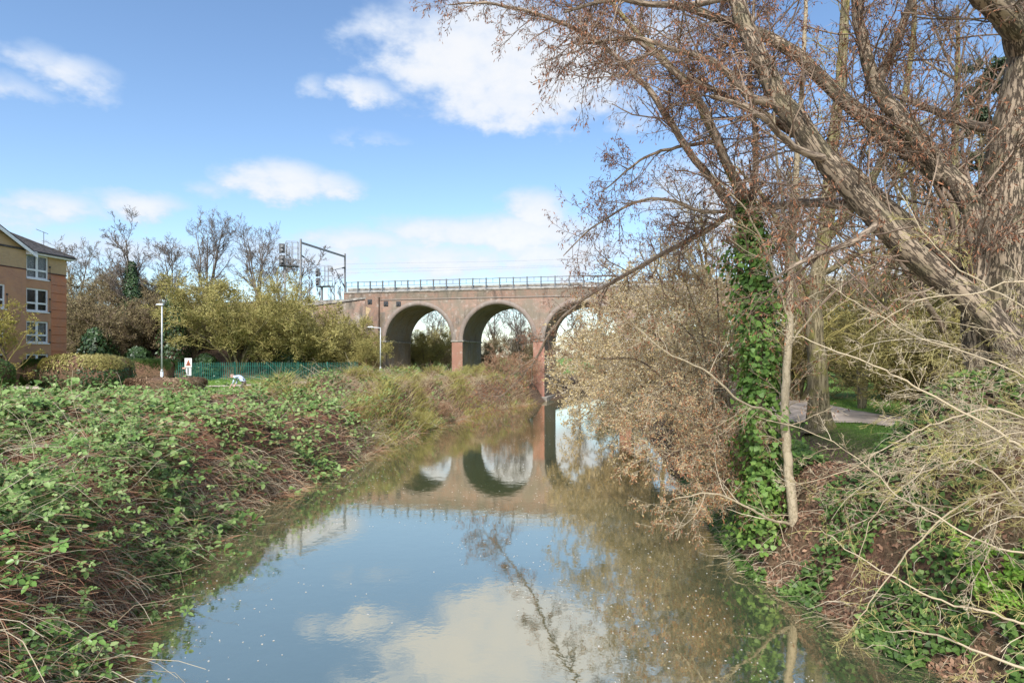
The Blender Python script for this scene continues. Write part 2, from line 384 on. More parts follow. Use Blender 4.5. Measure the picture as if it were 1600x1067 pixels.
def ground_mat():
    m, b, p, _ = new_mat('ground_turf_and_soil'); g = b.n('ShaderNodeNewGeometry'); pos = g.outputs['Position']
    sp = b.n('ShaderNodeSeparateXYZ'); b.l(g.outputs['Normal'], sp.inputs[0])
    n1 = b.noise(pos, .35, 5); n2 = b.noise(pos, 6, 5); n3 = b.noise(pos, 1.4, 5)
    grass = b.mix(b.mr(n2, .3, .7), (.085, .165, .025), (.16, .26, .045))
    grass = b.mix(b.mr(n3, .5, .72, 0, .5), grass, (.17, .15, .06))
    soil = b.mix(b.mr(n2, .3, .7), (.055, .035, .022), (.15, .10, .065))
    steep = b.mr(sp.outputs[2], .93, .985, 1, 0)
    ps = b.n('ShaderNodeSeparateXYZ'); b.l(pos, ps.inputs[0])
    low = b.mr(ps.outputs[2], 2.0, 2.35, 1, 0)
    f = b.m('MAXIMUM', steep, b.m('MAXIMUM', low, b.mr(n1, .58, .7, 0, .5)))
    b.l(b.mix(f, grass, soil), p.inputs['Base Color']); p.inputs['Roughness'].default_value = .95
    bp = b.n('ShaderNodeBump'); bp.inputs['Strength'].default_value = .6; bp.inputs['Distance'].default_value = .05
    b.l(n2, bp.inputs['Height']); b.l(bp.outputs[0], p.inputs['Normal'])
    return m
M_['ground'] = ground_mat()

def water_mat():
    m, b, p, out = new_mat('murky_river_water'); g = b.n('ShaderNodeNewGeometry'); pos = g.outputs['Position']
    n1 = b.noise(pos, 2.2, 3); n2 = b.noise(pos, .25, 3)
    bp = b.n('ShaderNodeBump'); bp.inputs['Strength'].default_value = .05; bp.inputs['Distance'].default_value = .04
    b.l(b.m('MULTIPLY_ADD', b.noise(pos, 7.0, 2), .35, n1), bp.inputs['Height'])
    d = b.n('ShaderNodeBsdfDiffuse'); b.l(b.mix(n2, (.062, .088, .044), (.085, .110, .062)), d.inputs[0])
    gl = b.n('ShaderNodeBsdfGlossy'); gl.inputs['Roughness'].default_value = .03; gl.inputs['Color'].default_value = (1.0, .91, .77, 1)
    b.l(bp.outputs[0], gl.inputs['Normal'])
    fr = b.n('ShaderNodeFresnel'); fr.inputs['IOR'].default_value = 1.45; b.l(bp.outputs[0], fr.inputs['Normal'])
    fac = b.m('ADD', b.m('MULTIPLY', fr.outputs[0], .40), .55, clamp=True)
    ms = b.n('ShaderNodeMixShader'); b.l(fac, ms.inputs[0]); b.l(d.outputs[0], ms.inputs[1]); b.l(gl.outputs[0], ms.inputs[2])
    b.l(ms.outputs[0], out.inputs[0]); return m
M_['water'] = water_mat()

M_['bark_big'] = bark('furrowed_willow_bark', (.115, .083, .058), (.33, .255, .18), scale=12, stretch=.22, bump=1.0, tube=True, moss=(.17, .145, .085))
M_['bark_limb'] = bark('brown_limb_bark', (.12, .085, .06), (.33, .255, .185), scale=13, stretch=.15, tube=True)
M_['bark_limb_moss'] = bark('mossy_limb_bark', (.09, .07, .035), (.27, .22, .13), scale=12, stretch=.15, moss=(.24, .22, .06), tube=True)
M_['bark_brown'] = bark('brown_bark', (.06, .042, .03), (.21, .15, .105), scale=11)
M_['bark_moss'] = bark('mossy_bark', (.07, .055, .03), (.25, .205, .12), scale=12, moss=(.20, .19, .05))
M_['bark_pale'] = bark('smooth_pale_bark', (.28, .23, .15), (.42, .35, .24), scale=6, stretch=.6, bump=.12, tube=True)
M_['bark_grey'] = bark('grey_bark', (.10, .085, .07), (.26, .22, .18), scale=10)
M_['twig_brown'] = foliage('brown_twig', [(0, (.10, .068, .048)), (.6, (.20, .14, .10)), (1, (.33, .25, .18))], .8, 0, .3)
M_['twig_grey'] = foliage('grey_twig', [(0, (.095, .075, .062)), (.6, (.175, .14, .115)), (1, (.26, .215, .175))], .8, 0, .3)
M_['twig_olive'] = foliage('olive_twig', [(0, (.16, .125, .04)), (.5, (.29, .235, .075)), (1, (.42, .35, .13))], .8, 0, .4)
M_['twig_mid'] = foliage('olive_brown_twig', [(0, (.13, .095, .05)), (.5, (.23, .18, .095)), (1, (.34, .28, .16))], .8, 0, .3)
M_['twig_pale'] = foliage('pale_tan_twig', [(0, (.20, .15, .09)), (.5, (.38, .305, .195)), (1, (.56, .48, .35))], .7, 0, .15)
M_['twig_yellow'] = foliage('yellow_green_twig', [(0, (.20, .17, .06)), (.5, (.34, .29, .10)), (1, (.46, .41, .19))], .7, 0, .2)
M_['twig_red'] = foliage('red_brown_cane', [(0, (.15, .058, .034)), (.5, (.32, .15, .085)), (.8, (.44, .26, .155)), (1, (.58, .45, .31))], .8, 0, .25)
M_['twig_cane'] = foliage('living_bramble_cane', [(0, (.13, .07, .04)), (.5, (.22, .15, .07)), (1, (.25, .24, .09))], .7, 0, .2)
M_['bud_olive'] = foliage('olive_buds', [(0, (.19, .165, .05)), (.5, (.34, .30, .10)), (1, (.48, .43, .17))], .8, .25, .45, pscale=.35)
M_['bud_brown'] = foliage('brown_olive_buds', [(0, (.15, .11, .055)), (.5, (.26, .205, .10)), (1, (.37, .31, .17))], .8, .25, .45, pscale=.35)
M_['bud_pale'] = foliage('pale_willow_bud', [(0, (.30, .21, .09)), (.5, (.52, .40, .20)), (1, (.68, .58, .36))], .8, .25, .35, pscale=.6)
M_['bud_fresh'] = foliage('fresh_yellow_leaf', [(0, (.20, .18, .035)), (.5, (.35, .31, .07)), (1, (.47, .40, .12))], .7, .3, .3)
M_['catkin'] = foliage('rusty_catkin', [(0, (.14, .06, .035)), (.45, (.30, .135, .075)), (.8, (.40, .185, .095)), (1, (.50, .32, .20))], .8, .15, .2)
M_['catkin_bright'] = foliage('orange_catkin', [(0, (.26, .10, .045)), (.5, (.46, .20, .09)), (1, (.60, .36, .20))], .8, .15, .2)
M_['fallen'] = foliage('fallen_brown_leaf', [(0, (.14, .065, .04)), (.5, (.28, .15, .09)), (1, (.42, .27, .17))], .8, .1, .2)
M_['blossom'] = foliage('white_blossom', [(0, (.62, .58, .52)), (1, (.82, .80, .76))], .8, .3, .1)
M_['tan_leaf'] = foliage('dry_tan_leaf', [(0, (.23, .155, .085)), (.5, (.40, .29, .175)), (1, (.56, .45, .30))], .8, .2, .3)
M_['bramble'] = foliage('bramble_leaf', [(0, (.055, .11, .022)), (.35, (.125, .215, .05)), (.75, (.23, .325, .105)), (1, (.38, .44, .20))], .5, .15, .3, .3, .9)
M_['bramble_near'] = foliage('bramble_leaf_fresh', [(0, (.07, .145, .025)), (.5, (.135, .25, .05)), (1, (.25, .37, .11))], .42, .15, .1, .45)
M_['ivy'] = foliage('ivy_leaf', [(0, (.04, .085, .016)), (.5, (.10, .19, .035)), (.85, (.20, .31, .065)), (1, (.32, .42, .12))], .5, .15, .3, .3)
M_['ivy_ground'] = foliage('ground_ivy_leaf', [(0, (.03, .065, .014)), (.5, (.075, .14, .03)), (.85, (.15, .235, .055)), (1, (.26, .34, .11))], .5, .12, .35, .3, 1.2)
M_['ivy_dark'] = foliage('dark_ivy_leaf', [(0, (.018, .042, .014)), (.6, (.045, .085, .028)), (1, (.09, .15, .05))], .4, .1, .3, .45)
M_['hedge'] = foliage('hedge_leaf', [(0, (.04, .075, .018)), (.5, (.085, .14, .03)), (1, (.15, .21, .05))], .5, .15, .4)
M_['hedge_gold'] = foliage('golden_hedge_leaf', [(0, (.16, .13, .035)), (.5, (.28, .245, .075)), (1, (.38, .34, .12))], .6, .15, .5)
M_['hedge_brown'] = foliage('brown_hedge_leaf', [(0, (.14, .075, .04)), (.5, (.29, .185, .11)), (1, (.40, .30, .19))], .7, .15, .4)
M_['grass'] = foliage('grass_blade', [(0, (.085, .17, .022)), (.5, (.15, .27, .04)), (1, (.26, .36, .08))], .6, .25, .3)
M_['dry_grass'] = foliage('dry_grass_blade', [(0, (.28, .20, .11)), (.45, (.46, .35, .21)), (.8, (.58, .48, .31)), (1, (.38, .38, .13))], .8, .2, .45)
M_['green_scrub'] = foliage('scrub_blade', [(0, (.22, .20, .05)), (.5, (.37, .34, .095)), (1, (.48, .45, .16))], .7, .25, .5)
M_['conifer'] = foliage('conifer_needle', [(0, (.03, .05, .025)), (1, (.10, .13, .07))], .6, .1, .3)
M_['sprig'] = foliage('fresh_sprig_leaf', [(0, (.13, .26, .03)), (.5, (.22, .40, .05)), (1, (.34, .50, .09))], .5, .3, .2)
M_['litter'] = None
def litter_mat():
    m, b, p, _ = new_mat('dead_bramble_litter'); g = b.n('ShaderNodeNewGeometry'); pos = g.outputs['Position']
    n1 = b.noise(pos, 9, 7, .7); n2 = b.noise(pos, .8, 4)
    c = b.mix(b.mr(n1, .3, .7), (.05, .028, .018), (.24, .14, .085)); c = b.mix(b.mr(n2, .4, .65, 0, .5), c, (.10, .085, .04))
    b.l(c, p.inputs['Base Color']); p.inputs['Roughness'].default_value = 1
    bp = b.n('ShaderNodeBump'); bp.inputs['Strength'].default_value = 1; bp.inputs['Distance'].default_value = .08
    b.l(n1, bp.inputs['Height']); b.l(bp.outputs[0], p.inputs['Normal']); return m
M_['litter'] = litter_mat()

# ------------------------------------------------------------------ terrain
VO = np.array((-6.97, 69.7)); VTH = math.radians(13.0)
VD = np.array((math.cos(VTH), -math.sin(VTH))); VN = np.array((math.sin(VTH), math.cos(VTH)))
_YL = [-60, 0, 5, 9.1, 13.3, 19, 22.8, 32, 43, 53, 65.7, 80, 110, 200, 600]
_XL = [-3.0, -4.4, -5.1, -6.25, -7.6, -8.3, -7.7, -6.9, -5.0, -2.6, 3.0, 8, 20, 40, 120]
_YR = [-60, 0, 9, 9.8, 11.5, 13.6, 17.5, 25, 35, 56, 66, 80, 110, 200, 600]
_XR = [8.8, 7.4, 6.55, 6.2, 5.85, 5.3, 5.8, 6.6, 7.6, 9.8, 12.0, 18, 31, 54, 136]
def edgeL(Y): return np.interp(Y, _YL, _XL)
def edgeR(Y): return np.interp(Y, _YR, _XR)
def land_e(X, Y): return np.maximum(edgeL(Y) - X, X - edgeR(Y))
def ground_z(X, Y):
    X = np.asarray(X, float); Y = np.asarray(Y, float); e = land_e(X, Y)
    z = -0.9 + 0.9 * sstep(-1.4, 0, e) + 1.75 * sstep(-0.15, 1.5, e) + 0.72 * sstep(1.9, 5.0, e)
    z = z - .5 * sstep(4, 10, edgeL(Y) - X) * sstep(31, 24, Y)
    z = z + (fbm(X * .5, Y * .5, 5) - .5) * .22 * sstep(.3, 2.5, e)
    s = (X - VO[0]) * VD[0] + (Y - VO[1]) * VD[1]; n = (X - VO[0]) * VN[0] + (Y - VO[1]) * VN[1]
    front = sstep(-12, -20, s) * np.clip(1 + n / 13.0, 0, 1); mid = sstep(-9.3, -9.9, s); back = sstep(-10, -18, s) * np.clip(1 - (n - 7.5) / 13, 0, 1)
    emb = np.where(n < 0.6, front, np.where(n < 7.5, mid, back))
    return z + emb * 8.2 * (e > 3)
def build_ground():
    xs = np.concatenate((-np.geomspace(60, 2500, 16)[::-1], np.arange(-58, -16, 1.0), np.arange(-16, 16, .4), np.arange(16, 60, 1.0), np.geomspace(60, 2500, 16)))
    ys = np.concatenate((np.arange(-60, -4, 4.0), np.arange(-4, 32, .4), np.arange(32, 110, .8), np.geomspace(110, 4500, 20)))
    X, Y = np.meshgrid(xs, ys); Z = ground_z(X, Y)
    V = np.stack((X, Y, Z), -1).reshape(-1, 3); ny, nx = X.shape
    i = np.arange(ny * nx).reshape(ny, nx); Fq = np.stack((i[:-1, :-1], i[:-1, 1:], i[1:, 1:], i[1:, :-1]), -1).reshape(-1, 4)
    tag(mobj('ground', V, Fq, M_['ground'], smooth=True), kind='structure')
build_ground()
def build_water():
    ys = np.concatenate((np.arange(-60, 120, 2.0), np.array([140, 200, 300, 600.])))
    L = edgeL(ys) - 1.2; R = edgeR(ys) + 1.2
    V = np.vstack((np.stack((L, ys, 0 * ys), 1), np.stack((R, ys, 0 * ys), 1))); n = len(ys); k = np.arange(n - 1)
    tag(mobj('river_water', V, np.stack((k, n + k, n + k + 1, k + 1), 1), M_['water'], smooth=True), kind='structure')
build_water()
def strip(name, pts, width, mat, lift=.03):
    c = poly([(x, y, 0) for x, y in pts], n=len(pts) * 10)[0][:, :2]; t = nrm(np.gradient(c, axis=0)); nn = np.stack((-t[:, 1], t[:, 0]), 1)
    rows = []
    for k in np.linspace(-.5, .5, 7):
        q = c + nn * k * width; rows.append(np.stack((q[:, 0], q[:, 1], ground_z(q[:, 0], q[:, 1]) + lift + .02 * (1 - 4 * k * k)), 1))
    R = np.array(rows); i = np.arange(R.shape[0] * R.shape[1]).reshape(R.shape[:2])
    Fq = np.stack((i[:-1, :-1], i[:-1, 1:], i[1:, 1:], i[1:, :-1]), -1).reshape(-1, 4)
    return tag(mobj(name, R.reshape(-1, 3), Fq, mat, smooth=True), kind='structure')
strip('footpath', [(-70, 43), (-40, 44), (-27, 45.5), (-20.5, 48.5), (-16, 58), (-13, 66), (-11, 76), (-10, 95)], 2.6, M_['path'])
strip('riverside_path', [(19, 62), (14.5, 40), (12.6, 28), (12.2, 22), (17, 16.5), (28, 11)], 3.2, M_['path'])

# ------------------------------------------------------------------ railway viaduct
def build_viaduct():
    v = empty('railway_viaduct', (VO[0], VO[1], 0), -VTH)
    tag(v, 'red-brown brick railway viaduct with round arches and steel railing, crossing the river', 'viaduct')
    W = 7.5; R = 3.9; SP = 6.4; TOP = 11.0; PT = .6; pitch = 9.0
    pc = [1.05 + pitch * k for k in range(-1, 7)]       # pier centres; index 0 is the abutment side
    ac = [0.5 * (a + b_) for a, b_ in zip(pc[:-1], pc[1:])]
    # spandrel walls
    def spandrel(n0, n1, name, extra):
        ss = [-9.5, -7.95]; zz = [SP, SP]
        for c in ac:
            for a in np.linspace(math.pi, 0, 29): ss.append(c + R * math.cos(a)); zz.append(SP + R * math.sin(a))
        ss.append(ss[-1] + 1.2); zz.append(SP); ss = np.array(ss); zz = np.array(zz); N = len(ss)
        V = np.vstack([np.stack((ss, np.full(N, n_), z_), 1) for n_, z_ in ((n0, zz), (n0, np.full(N, TOP)), (n1, zz), (n1, np.full(N, TOP)))])
        k = np.arange(N - 1)
        Fq = np.vstack((np.stack((k, k + 1, N + k + 1, N + k), 1), np.stack((2 * N + k + 1, 2 * N + k, 3 * N + k, 3 * N + k + 1), 1), np.stack((N + k, N + k + 1, 3 * N + k + 1, 3 * N + k), 1)))
        return mobj(name, V, Fq, M_['brick_main'], v)
    spandrel(0.0, .8, 'spandrel_wall', None); spandrel(W - .8, W, 'spandrel_wall', None)
    for c in ac:                                         # arch barrels and proud brick rings
        a = np.linspace(math.pi, 0, 29); r_in, r_out = R - .004, R + .5
        ring = lambda r, n_: np.stack((c + r * np.cos(a), np.full(29, n_), SP + r * np.sin(a)), 1)
        V = np.vstack((ring(R - .012, .01), ring(R - .012, W - .01))); k = np.arange(28)
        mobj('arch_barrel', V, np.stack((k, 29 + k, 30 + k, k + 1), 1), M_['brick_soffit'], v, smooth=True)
        V = np.vstack((ring(R - .02, -.05), ring(R + .46, -.05), ring(R - .02, .02), ring(R + .46, .02)))
        mobj('arch_ring', V, np.vstack((np.stack((k, k + 1, 30 + k, 29 + k), 1), np.stack((29 + k, 30 + k, 88 + k, 87 + k), 1), np.stack((k + 1, k, 58 + k, 59 + k), 1))), M_['brick_ring'], v)
    for i, c in enumerate(pc):
        if i == 0: continue
        base = -1.6
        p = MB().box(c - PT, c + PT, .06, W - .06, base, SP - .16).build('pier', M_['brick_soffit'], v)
        MB().box(c - PT - .004, c + PT + .004, -.03, .055, base, SP - .162).build('pier_facing', M_['brick_red'], p)
        MB().box(c - PT - .12, c + PT + .12, -.10, W + .08, SP - .16, SP + .03).build('impost', M_['stone'], v, bevel=.03)
        MB().box(c - PT - .35, c + PT + .35, -.35, W + .3, base, .45).build('pier_footing', M_['stone'], v, bevel=.05)
    # abutment: inner jamb, dark strip for the recess, and pilaster
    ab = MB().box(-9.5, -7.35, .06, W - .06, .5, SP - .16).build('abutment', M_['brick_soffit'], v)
    MB().box(-7.86, -7.33, -.03, W - .2, .5, 2.95).build('abutment_facing', M_['brick_red'], ab)
    MB().box(-8.0, -7.23, -.10, W, SP - .16, SP + .03).build('impost', M_['stone'], v, bevel=.03)
    MB().box(-9.6, -7.98, -.42, .058, 6.3, TOP + .28).build('pilaster', M_['brick_main'], v)
    MB().box(-9.6, -7.98, -.42, .058, .5, 6.29).build('pilaster_base', M_['brick_red'], v)
    MB().box(-7.975, -7.36, -.012, .05, SP - .16, SP + 3.2).build('recess_shade_strip', M_['brick_soffit'], v)  # flat strip in darker brick: the shade of a recess put into its colour
    MB().prism([(-9.5, -.424, 8.7), (-8.9, -.424, 10.0), (-9.5, -.424, 10.25)], (0, .012, 0)).build('render_patch', M_['render'], v)
    for s_, z_, n_ in ((-9.0, 10.75, -.5), (-7.25, 10.55, -.1), (-5.75, 10.5, -.1)):
        pl = MB().box(s_ - .27, s_ + .27, n_, n_ + .1, z_ - .27, z_ + .27).build('pattress_plate', M_['dark_steel'], v, bevel=.04)
        MB().bar((s_, n_ - .1, z_), (s_, n_ + .02, z_), .09, 8).build('tie_rod_end', M_['dark_steel'], pl)
    # curved wing wall running left into the embankment, with a sloping coping
    S = np.linspace(-9.5, -24, 16); Nn = -.30 - .022 * (S + 9.5) ** 2; Zt = 11.1 - .115 * (-9.5 - S)
    V = []; 
    for a_, n_, z_ in zip(S, Nn, Zt): V += [(a_, n_, .5), (a_, n_, z_), (a_, n_ + .7, z_), (a_, n_ + .7, .5)]
    Fq = []
    for k in range(15):
        o = 4 * k; Fq += [(o, o + 1, o + 5, o + 4), (o + 1, o + 2, o + 6, o + 5), (o + 2, o + 3, o + 7, o + 6)]
    ww = mobj('wing_wall', V, np.array(Fq), M_['brick_main'], v)
    V = []
    for a_, n_, z_ in zip(S, Nn, Zt): V += [(a_, n_ - .12, z_ + .004), (a_, n_ - .12, z_ + .24), (a_, n_ + .8, z_ + .24), (a_, n_ + .8, z_ + .004)]
    mobj('coping', V, np.array(Fq + [(0, 3, 2, 1)]), M_['stone'], ww)
    # parapet, string course, deck and the raised ballast board
    e1 = pc[-1] + 1
    MB().box(-12.4, e1, -.02, .42, TOP + .004, 11.78).build('parapet', M_['brick_main'], v)
    MB().box(-12.4, e1, -.09, .5, 11.784, 11.92).build('coping', M_['stone'], v, bevel=.02)
    MB().box(-7.9, e1, -.07, -.001, 10.92, 11.06).build('string_course', M_['brick_ring'], v, bevel=.015)
    MB().box(-12.4, e1, W - .42, W, TOP + .004, 11.78).build('parapet', M_['brick_main'], v)
    MB().box(-40, e1, .82, W - .82, 10.6, 11.2).build('deck', M_['stone'], v)
    MB().box(-12.2, e1, .62, .74, 11.21, 12.42).build('ballast_board', M_['ballast_board'], v)
    rl = MB().box(-12.3, e1, .16, .22, 13.02, 13.09).build('railing', M_['galv'], v)
    MB().box(-12.3, e1, .165, .215, 12.56, 12.61).build('middle_rail', M_['galv'], rl)
    MB().box(-12.3, e1, .165, .215, 12.0, 12.05).build('lower_rail', M_['galv_light'], rl)
    pm = None; hm = None; s_ = -12.25
    while s_ < e1:
        if pm is None:
            po = MB().box(-.055, .055, .10, .28, 11.6, 13.14).box(-.12, .12, .04, .34, 11.924, 11.96).build('post', M_['galv'], rl); po.location.x = s_; pm = po.data
            po = MB().box(-.025, .025, .17, .21, 12.615, 13.018).build('short_post', M_['galv'], rl); po.location.x = s_ + .75; hm = po.data
        else:
            link('post', pm, rl, (s_, 0, 0)); link('short_post', hm, rl, (s_ + .75, 0, 0))
        s_ += 1.5
    return v
VIA = build_viaduct()
def vloc(s, n, z=0): return (VO[0] + VD[0] * s + VN[0] * n, VO[1] + VD[1] * s + VN[1] * n, z)

def build_rail_things():
    o = empty('overhead_line_portal', vloc(-17.7, -.2, 10.4), -VTH); tag(o, 'steel portal frame carrying overhead line over the railway, left of the viaduct railing', 'gantry')
    for n_ in (0, 10.6):
        m = MB().box(-.09, .09, n_ - .09, n_ + .09, -1.5, 7.75); m.box(-.22, .22, n_ - .22, n_ + .22, -1.6, -.0); m.build('mast', M_['signal_grey'], o)
    MB().box(-.07, .07, .09, 10.51, 7.24, 7.46).build('cross_beam', M_['signal_grey'], o)
    for n0, sg in ((.12, 1), (10.48, -1)):
        c = MB().bar((0, n0, 5.9), (0, n0 + sg * 3.0, 5.2), .045).bar((0, n0, 3.4), (0, n0 + sg * 2.5, 5.35), .045).bar((0, n0 + sg * 1.6, 4.55), (0, n0 + sg * 2.9, 4.1), .03)
        q = c.build('cantilever_arm', M_['signal_grey'], o)
        MB().bar((0, n0, 5.9), (0, n0 + sg * .6, 5.76), .09, 8).bar((0, n0, 3.4), (0, n0 + sg * .45, 3.75), .09, 8).build('insulator', M_['dark_steel'], q)
    for nn, zz, lab in ((2.9, 15.6, 'messenger wire of the near track, thin dark line above the viaduct railing'), (2.9, 14.5, 'contact wire of the near track, lowest thin line above the viaduct railing'), (7.3, 15.6, 'messenger wire of the far track, thin dark line beyond the nearer wires')):
        S = np.linspace(-75, 62, 60); sag = .35 * (1 - np.cos((S + 17.7) / 55 * 2 * np.pi)) * .5 * (1 if zz > 15 else .15)
        P = np.array([vloc(a, nn, zz - g) for a, g in zip(S, sag)])[None]
        V, Fq = tubes(P, np.full((1, 60), .005), 4)
        tag(mobj('overhead_wire', V, Fq, M_['dark_steel']), lab, 'wire', 'overhead railway wires')
    def signal(loc, rz, label, mirror):
        s = empty('railway_signal', loc, rz); tag(s, label, 'signal', 'railway signals on the embankment')
        MB().box(-.11, .11, -.11, .11, -.8, 4.05).build('post', M_['signal_grey'], s)
        MB().box(-.6, 1.55, -.5, .5, 4.05, 4.17).build('platform', M_['dark_steel'], s)
        for zc in (4.75, 6.1): 
            h = MB().box(-.55, .1, -.72, -.5, zc - .55, zc + .55).build('signal_head', M_['signal_dark'], s, bevel=.04)
            MB().bar((-.22, -.74, zc + .2), (-.22, -1.0, zc + .2), .14, 10).bar((-.22, -.74, zc - .22), (-.22, -1.0, zc - .22), .14, 10).build('lamp_hood', M_['signal_grey'], h)
        for x_ in (.2, .85, 1.5):
            for y_ in (-.45, .45): MB().bar((x_, y_, 4.1), (x_, y_, 7.0), .035, 5).build('cage_upright', M_['signal_grey'], s)
        for z_ in (4.9, 5.6, 6.3, 7.0):
            MB().bar((.2, -.45, z_), (1.5, -.45, z_), .026, 5).bar((.2, .45, z_), (1.5, .45, z_), .026, 5).bar((1.5, -.45, z_), (1.5, .45, z_), .026, 5).build('cage_rail', M_['signal_grey'], s)
        la = MB().bar((.9, .3, -.8), (.9, .3, 4.1), .025, 5).bar((1.3, .3, -.8), (1.3, .3, 4.1), .025, 5)
        for k in range(11): la.bar((.9, .3, -.3 + .4 * k), (1.3, .3, -.3 + .4 * k), .016, 5)
        la.build('ladder', M_['signal_grey'], s)
    p = px(445, 458, 76); signal((p[0], p[1], 11.3), math.radians(12), 'tall caged railway signal left of the portal, beside the bare trees', False)
    p = px(503, 462, 92); signal((p[0], p[1], 10.6), math.radians(-25), 'smaller caged railway signal seen under the portal, behind thin saplings', True)
build_rail_things()

# ------------------------------------------------------------------ apartment building
def build_apartment():
    a = math.radians(-98.5); b = empty('apartment_building', (-36.2, 52.0, 2.4), a)
    tag(b, 'four storey red and buff brick apartment block with white windows and tiled roof', 'building')
    H = 10.2; Lh = 26.0; D = 9.0; BUFF = 8.75       # local x towards the camera, local y outward (to the river)
    wins = [(1.7, 3.62)]; wz = [(8.23, 10.05), (5.72, 7.47), (3.3, 4.97), (.55, 2.45)]
    def wall(name, x0, x1, z0, z1, mat, y=0.0, holes=()):
        # wall face built of strips around the openings, 0.3 m thick
        m = MB(); xs = sorted({x0, x1, *[h[0] for h in holes], *[h[1] for h in holes]})
        for xa, xb in zip(xs[:-1], xs[1:]):
            hz = sorted([(max(h[2], z0), min(h[3], z1)) for h in holes if h[0] < xb - 1e-6 and h[1] > xa + 1e-6 and h[2] < z1 and h[3] > z0])
            zc = z0
            for lo, hi in hz:
                if lo > zc + 1e-4: m.box(xa, xb, y - .3, y, zc, lo)
                zc = hi
            if zc < z1 - 1e-4: m.box(xa, xb, y - .3, y, zc, z1)
        return m.build(name, mat, b)
    holes = [(1.7, 3.62, lo, hi) for lo, hi in wz]
    wall('wall', 1.452, 3.95, 0, BUFF, M_['bld_red'], 0, holes); wall('upper_wall', 0, 3.95, BUFF + .09, H, M_['bld_buff'], 0, holes)
    wall('corner_wall', 0.02, 1.45, 0, BUFF, M_['bld_quoin'], -.05)
    z = .02; k = 0
    cm = None
    while z < BUFF - .2:                                    # rusticated corner blocks with recessed joints
        z1 = min(z + .66, BUFF - .01)
        MB().box(-.01, 1.448, -.32, .012, z, z1 - .045).build('corner_block', M_['bld_quoin'], b, bevel=.012); z = z1
    MB().box(-.012, 1.7, -.25, .03, BUFF + .002, BUFF + .088).box(3.62, 3.948, -.25, .03, BUFF + .002, BUFF + .088).build('string_course', M_['soldier'], b)
    h2 = [(5.62, 7.5, lo, hi) for lo, hi in wz[1:]] + [(11.5, 13.4, lo, hi) for lo, hi in wz[1:]]
    wall('bay_wall', 3.952, 18, 0, BUFF, M_['bld_red'], .3, h2)
    MB().box(3.95, 18, .0, .33, BUFF + .002, BUFF + .088).build('string_course', M_['soldier'], b)
    ap = 11.0; sl = .53
    MB().prism([(3.952, 0.0, BUFF + .09), (18, 0.0, BUFF + .09), (18, 0.0, H), (ap, 0.0, H + (ap - 3.95) * sl), (3.952, 0.0, H)], (0, .3, 0)).build('gable_wall', M_['bld_buff'], b)
    MB().box(-.0, Lh, -D, -.31, 0, H).build('rear_wall', M_['bld_red'], b)
    # roofs
    ov = .4; zr = H + (D / 2 + ov) * .53; m = MB()
    A = (-ov, ov, H); B = (Lh, ov, H); C = (Lh, -D - ov, H); Dd = (-ov, -D - ov, H); E = (D / 2, -D / 2, zr); G = (Lh, -D / 2, zr)
    up = np.array((0, 0, .1)); pts = [np.array(q, float) for q in (A, B, C, Dd, E, G)]
    m.add([*pts, *[q + up for q in pts]], [(6, 7, 11, 10), (8, 9, 10, 11), (9, 6, 10), (0, 1, 7, 6), (3, 0, 6, 9), (0, 3, 2, 1), (1, 2, 8, 7)])
    rf = m.build('roof', M_['slate'], b)
    for k in range(1, 16):                                   # tile courses on the hip and the river side
        t = k / 16.0
        q0 = pts[0] + (pts[4] - pts[0]) * t + up; q1 = pts[1] + (pts[5] - pts[1]) * t + up
        MB().bar(q0, q1, .022, 4).build('tile_course', M_['slate'], rf)
    MB().bar(pts[0] + up, pts[4] + up, .09, 6).build('hip_tile', M_['slate'], rf)
    g = MB(); y0 = .62
    for sg in (-1, 1):
        x0 = ap + sg * (ap - 3.35); zt = H + (ap - 3.95) * sl + .12; ze = zt - (ap - 3.35) * sl
        g.prism([(x0, y0, ze), (ap, y0, zt), (ap, y0, zt + .1), (x0, y0, ze + .1)], (0, -6.0, 0))
    g.build('gable_roof', M_['slate'], b)
    for sg in (-1, 1):
        x0 = ap + sg * (ap - 3.3); zt = H + (ap - 3.95) * sl + .09; ze = zt - (ap - 3.3) * sl
        MB().prism([(x0, y0, ze - .26), (ap, y0, zt - .26), (ap, y0, zt), (x0, y0, ze)], (0, .06, 0)).build('bargeboard', M_['white_paint'], b)
    MB().box(3.3, 3.95, .0, .62, H - .28, H - .02).build('soffit_return', M_['white_paint'], b)
    MB().box(-ov, 3.3, .02, ov - .01, H - .17, H - .005).build('fascia', M_['white_paint'], b)
    MB().box(-ov - .02, 3.28, ov, ov + .11, H - .05, H + .05).build('gutter', M_['dark_steel'], b)
    MB().box(-ov, -.012, -D - ov, .018, H - .17, H - .005).build('fascia', M_['white_paint'], b)
    MB().bar((3.86, .07, 0), (3.86, .07, H - .2), .045, 8).build('downpipe', M_['dark_steel'], b)
    MB().bar((.6, -1.5, H + .3), (.6, -1.5, H + 2.1), .025, 5).bar((.2, -1.5, H + 2.0), (1.4, -1.4, H + 2.15), .02, 5).build('aerial', M_['galv'], b)
    def window(x0, x1, z0, z1, y, curtain, opened):
        yi = y - .1; f = .115; xm = .5 * (x0 + x1); zt = z0 + (z1 - z0) * .36
        w = MB()
        w.box(x0, x0 + f, yi - .06, yi + .03, z0, z1); w.box(x1 - f, x1, yi - .06, yi + .03, z0, z1); w.box(xm - f * .8, xm + f * .8, yi - .06, yi + .031, z0, z1)
        for za, zb in ((z0, z0 + f), (z1 - f, z1), (zt - f * .6, zt + f * .6)):
            w.box(x0 + f, xm - f * .8, yi - .06, yi + .028, za, zb); w.box(xm + f * .8, x1 - f, yi - .06, yi + .028, za, zb)
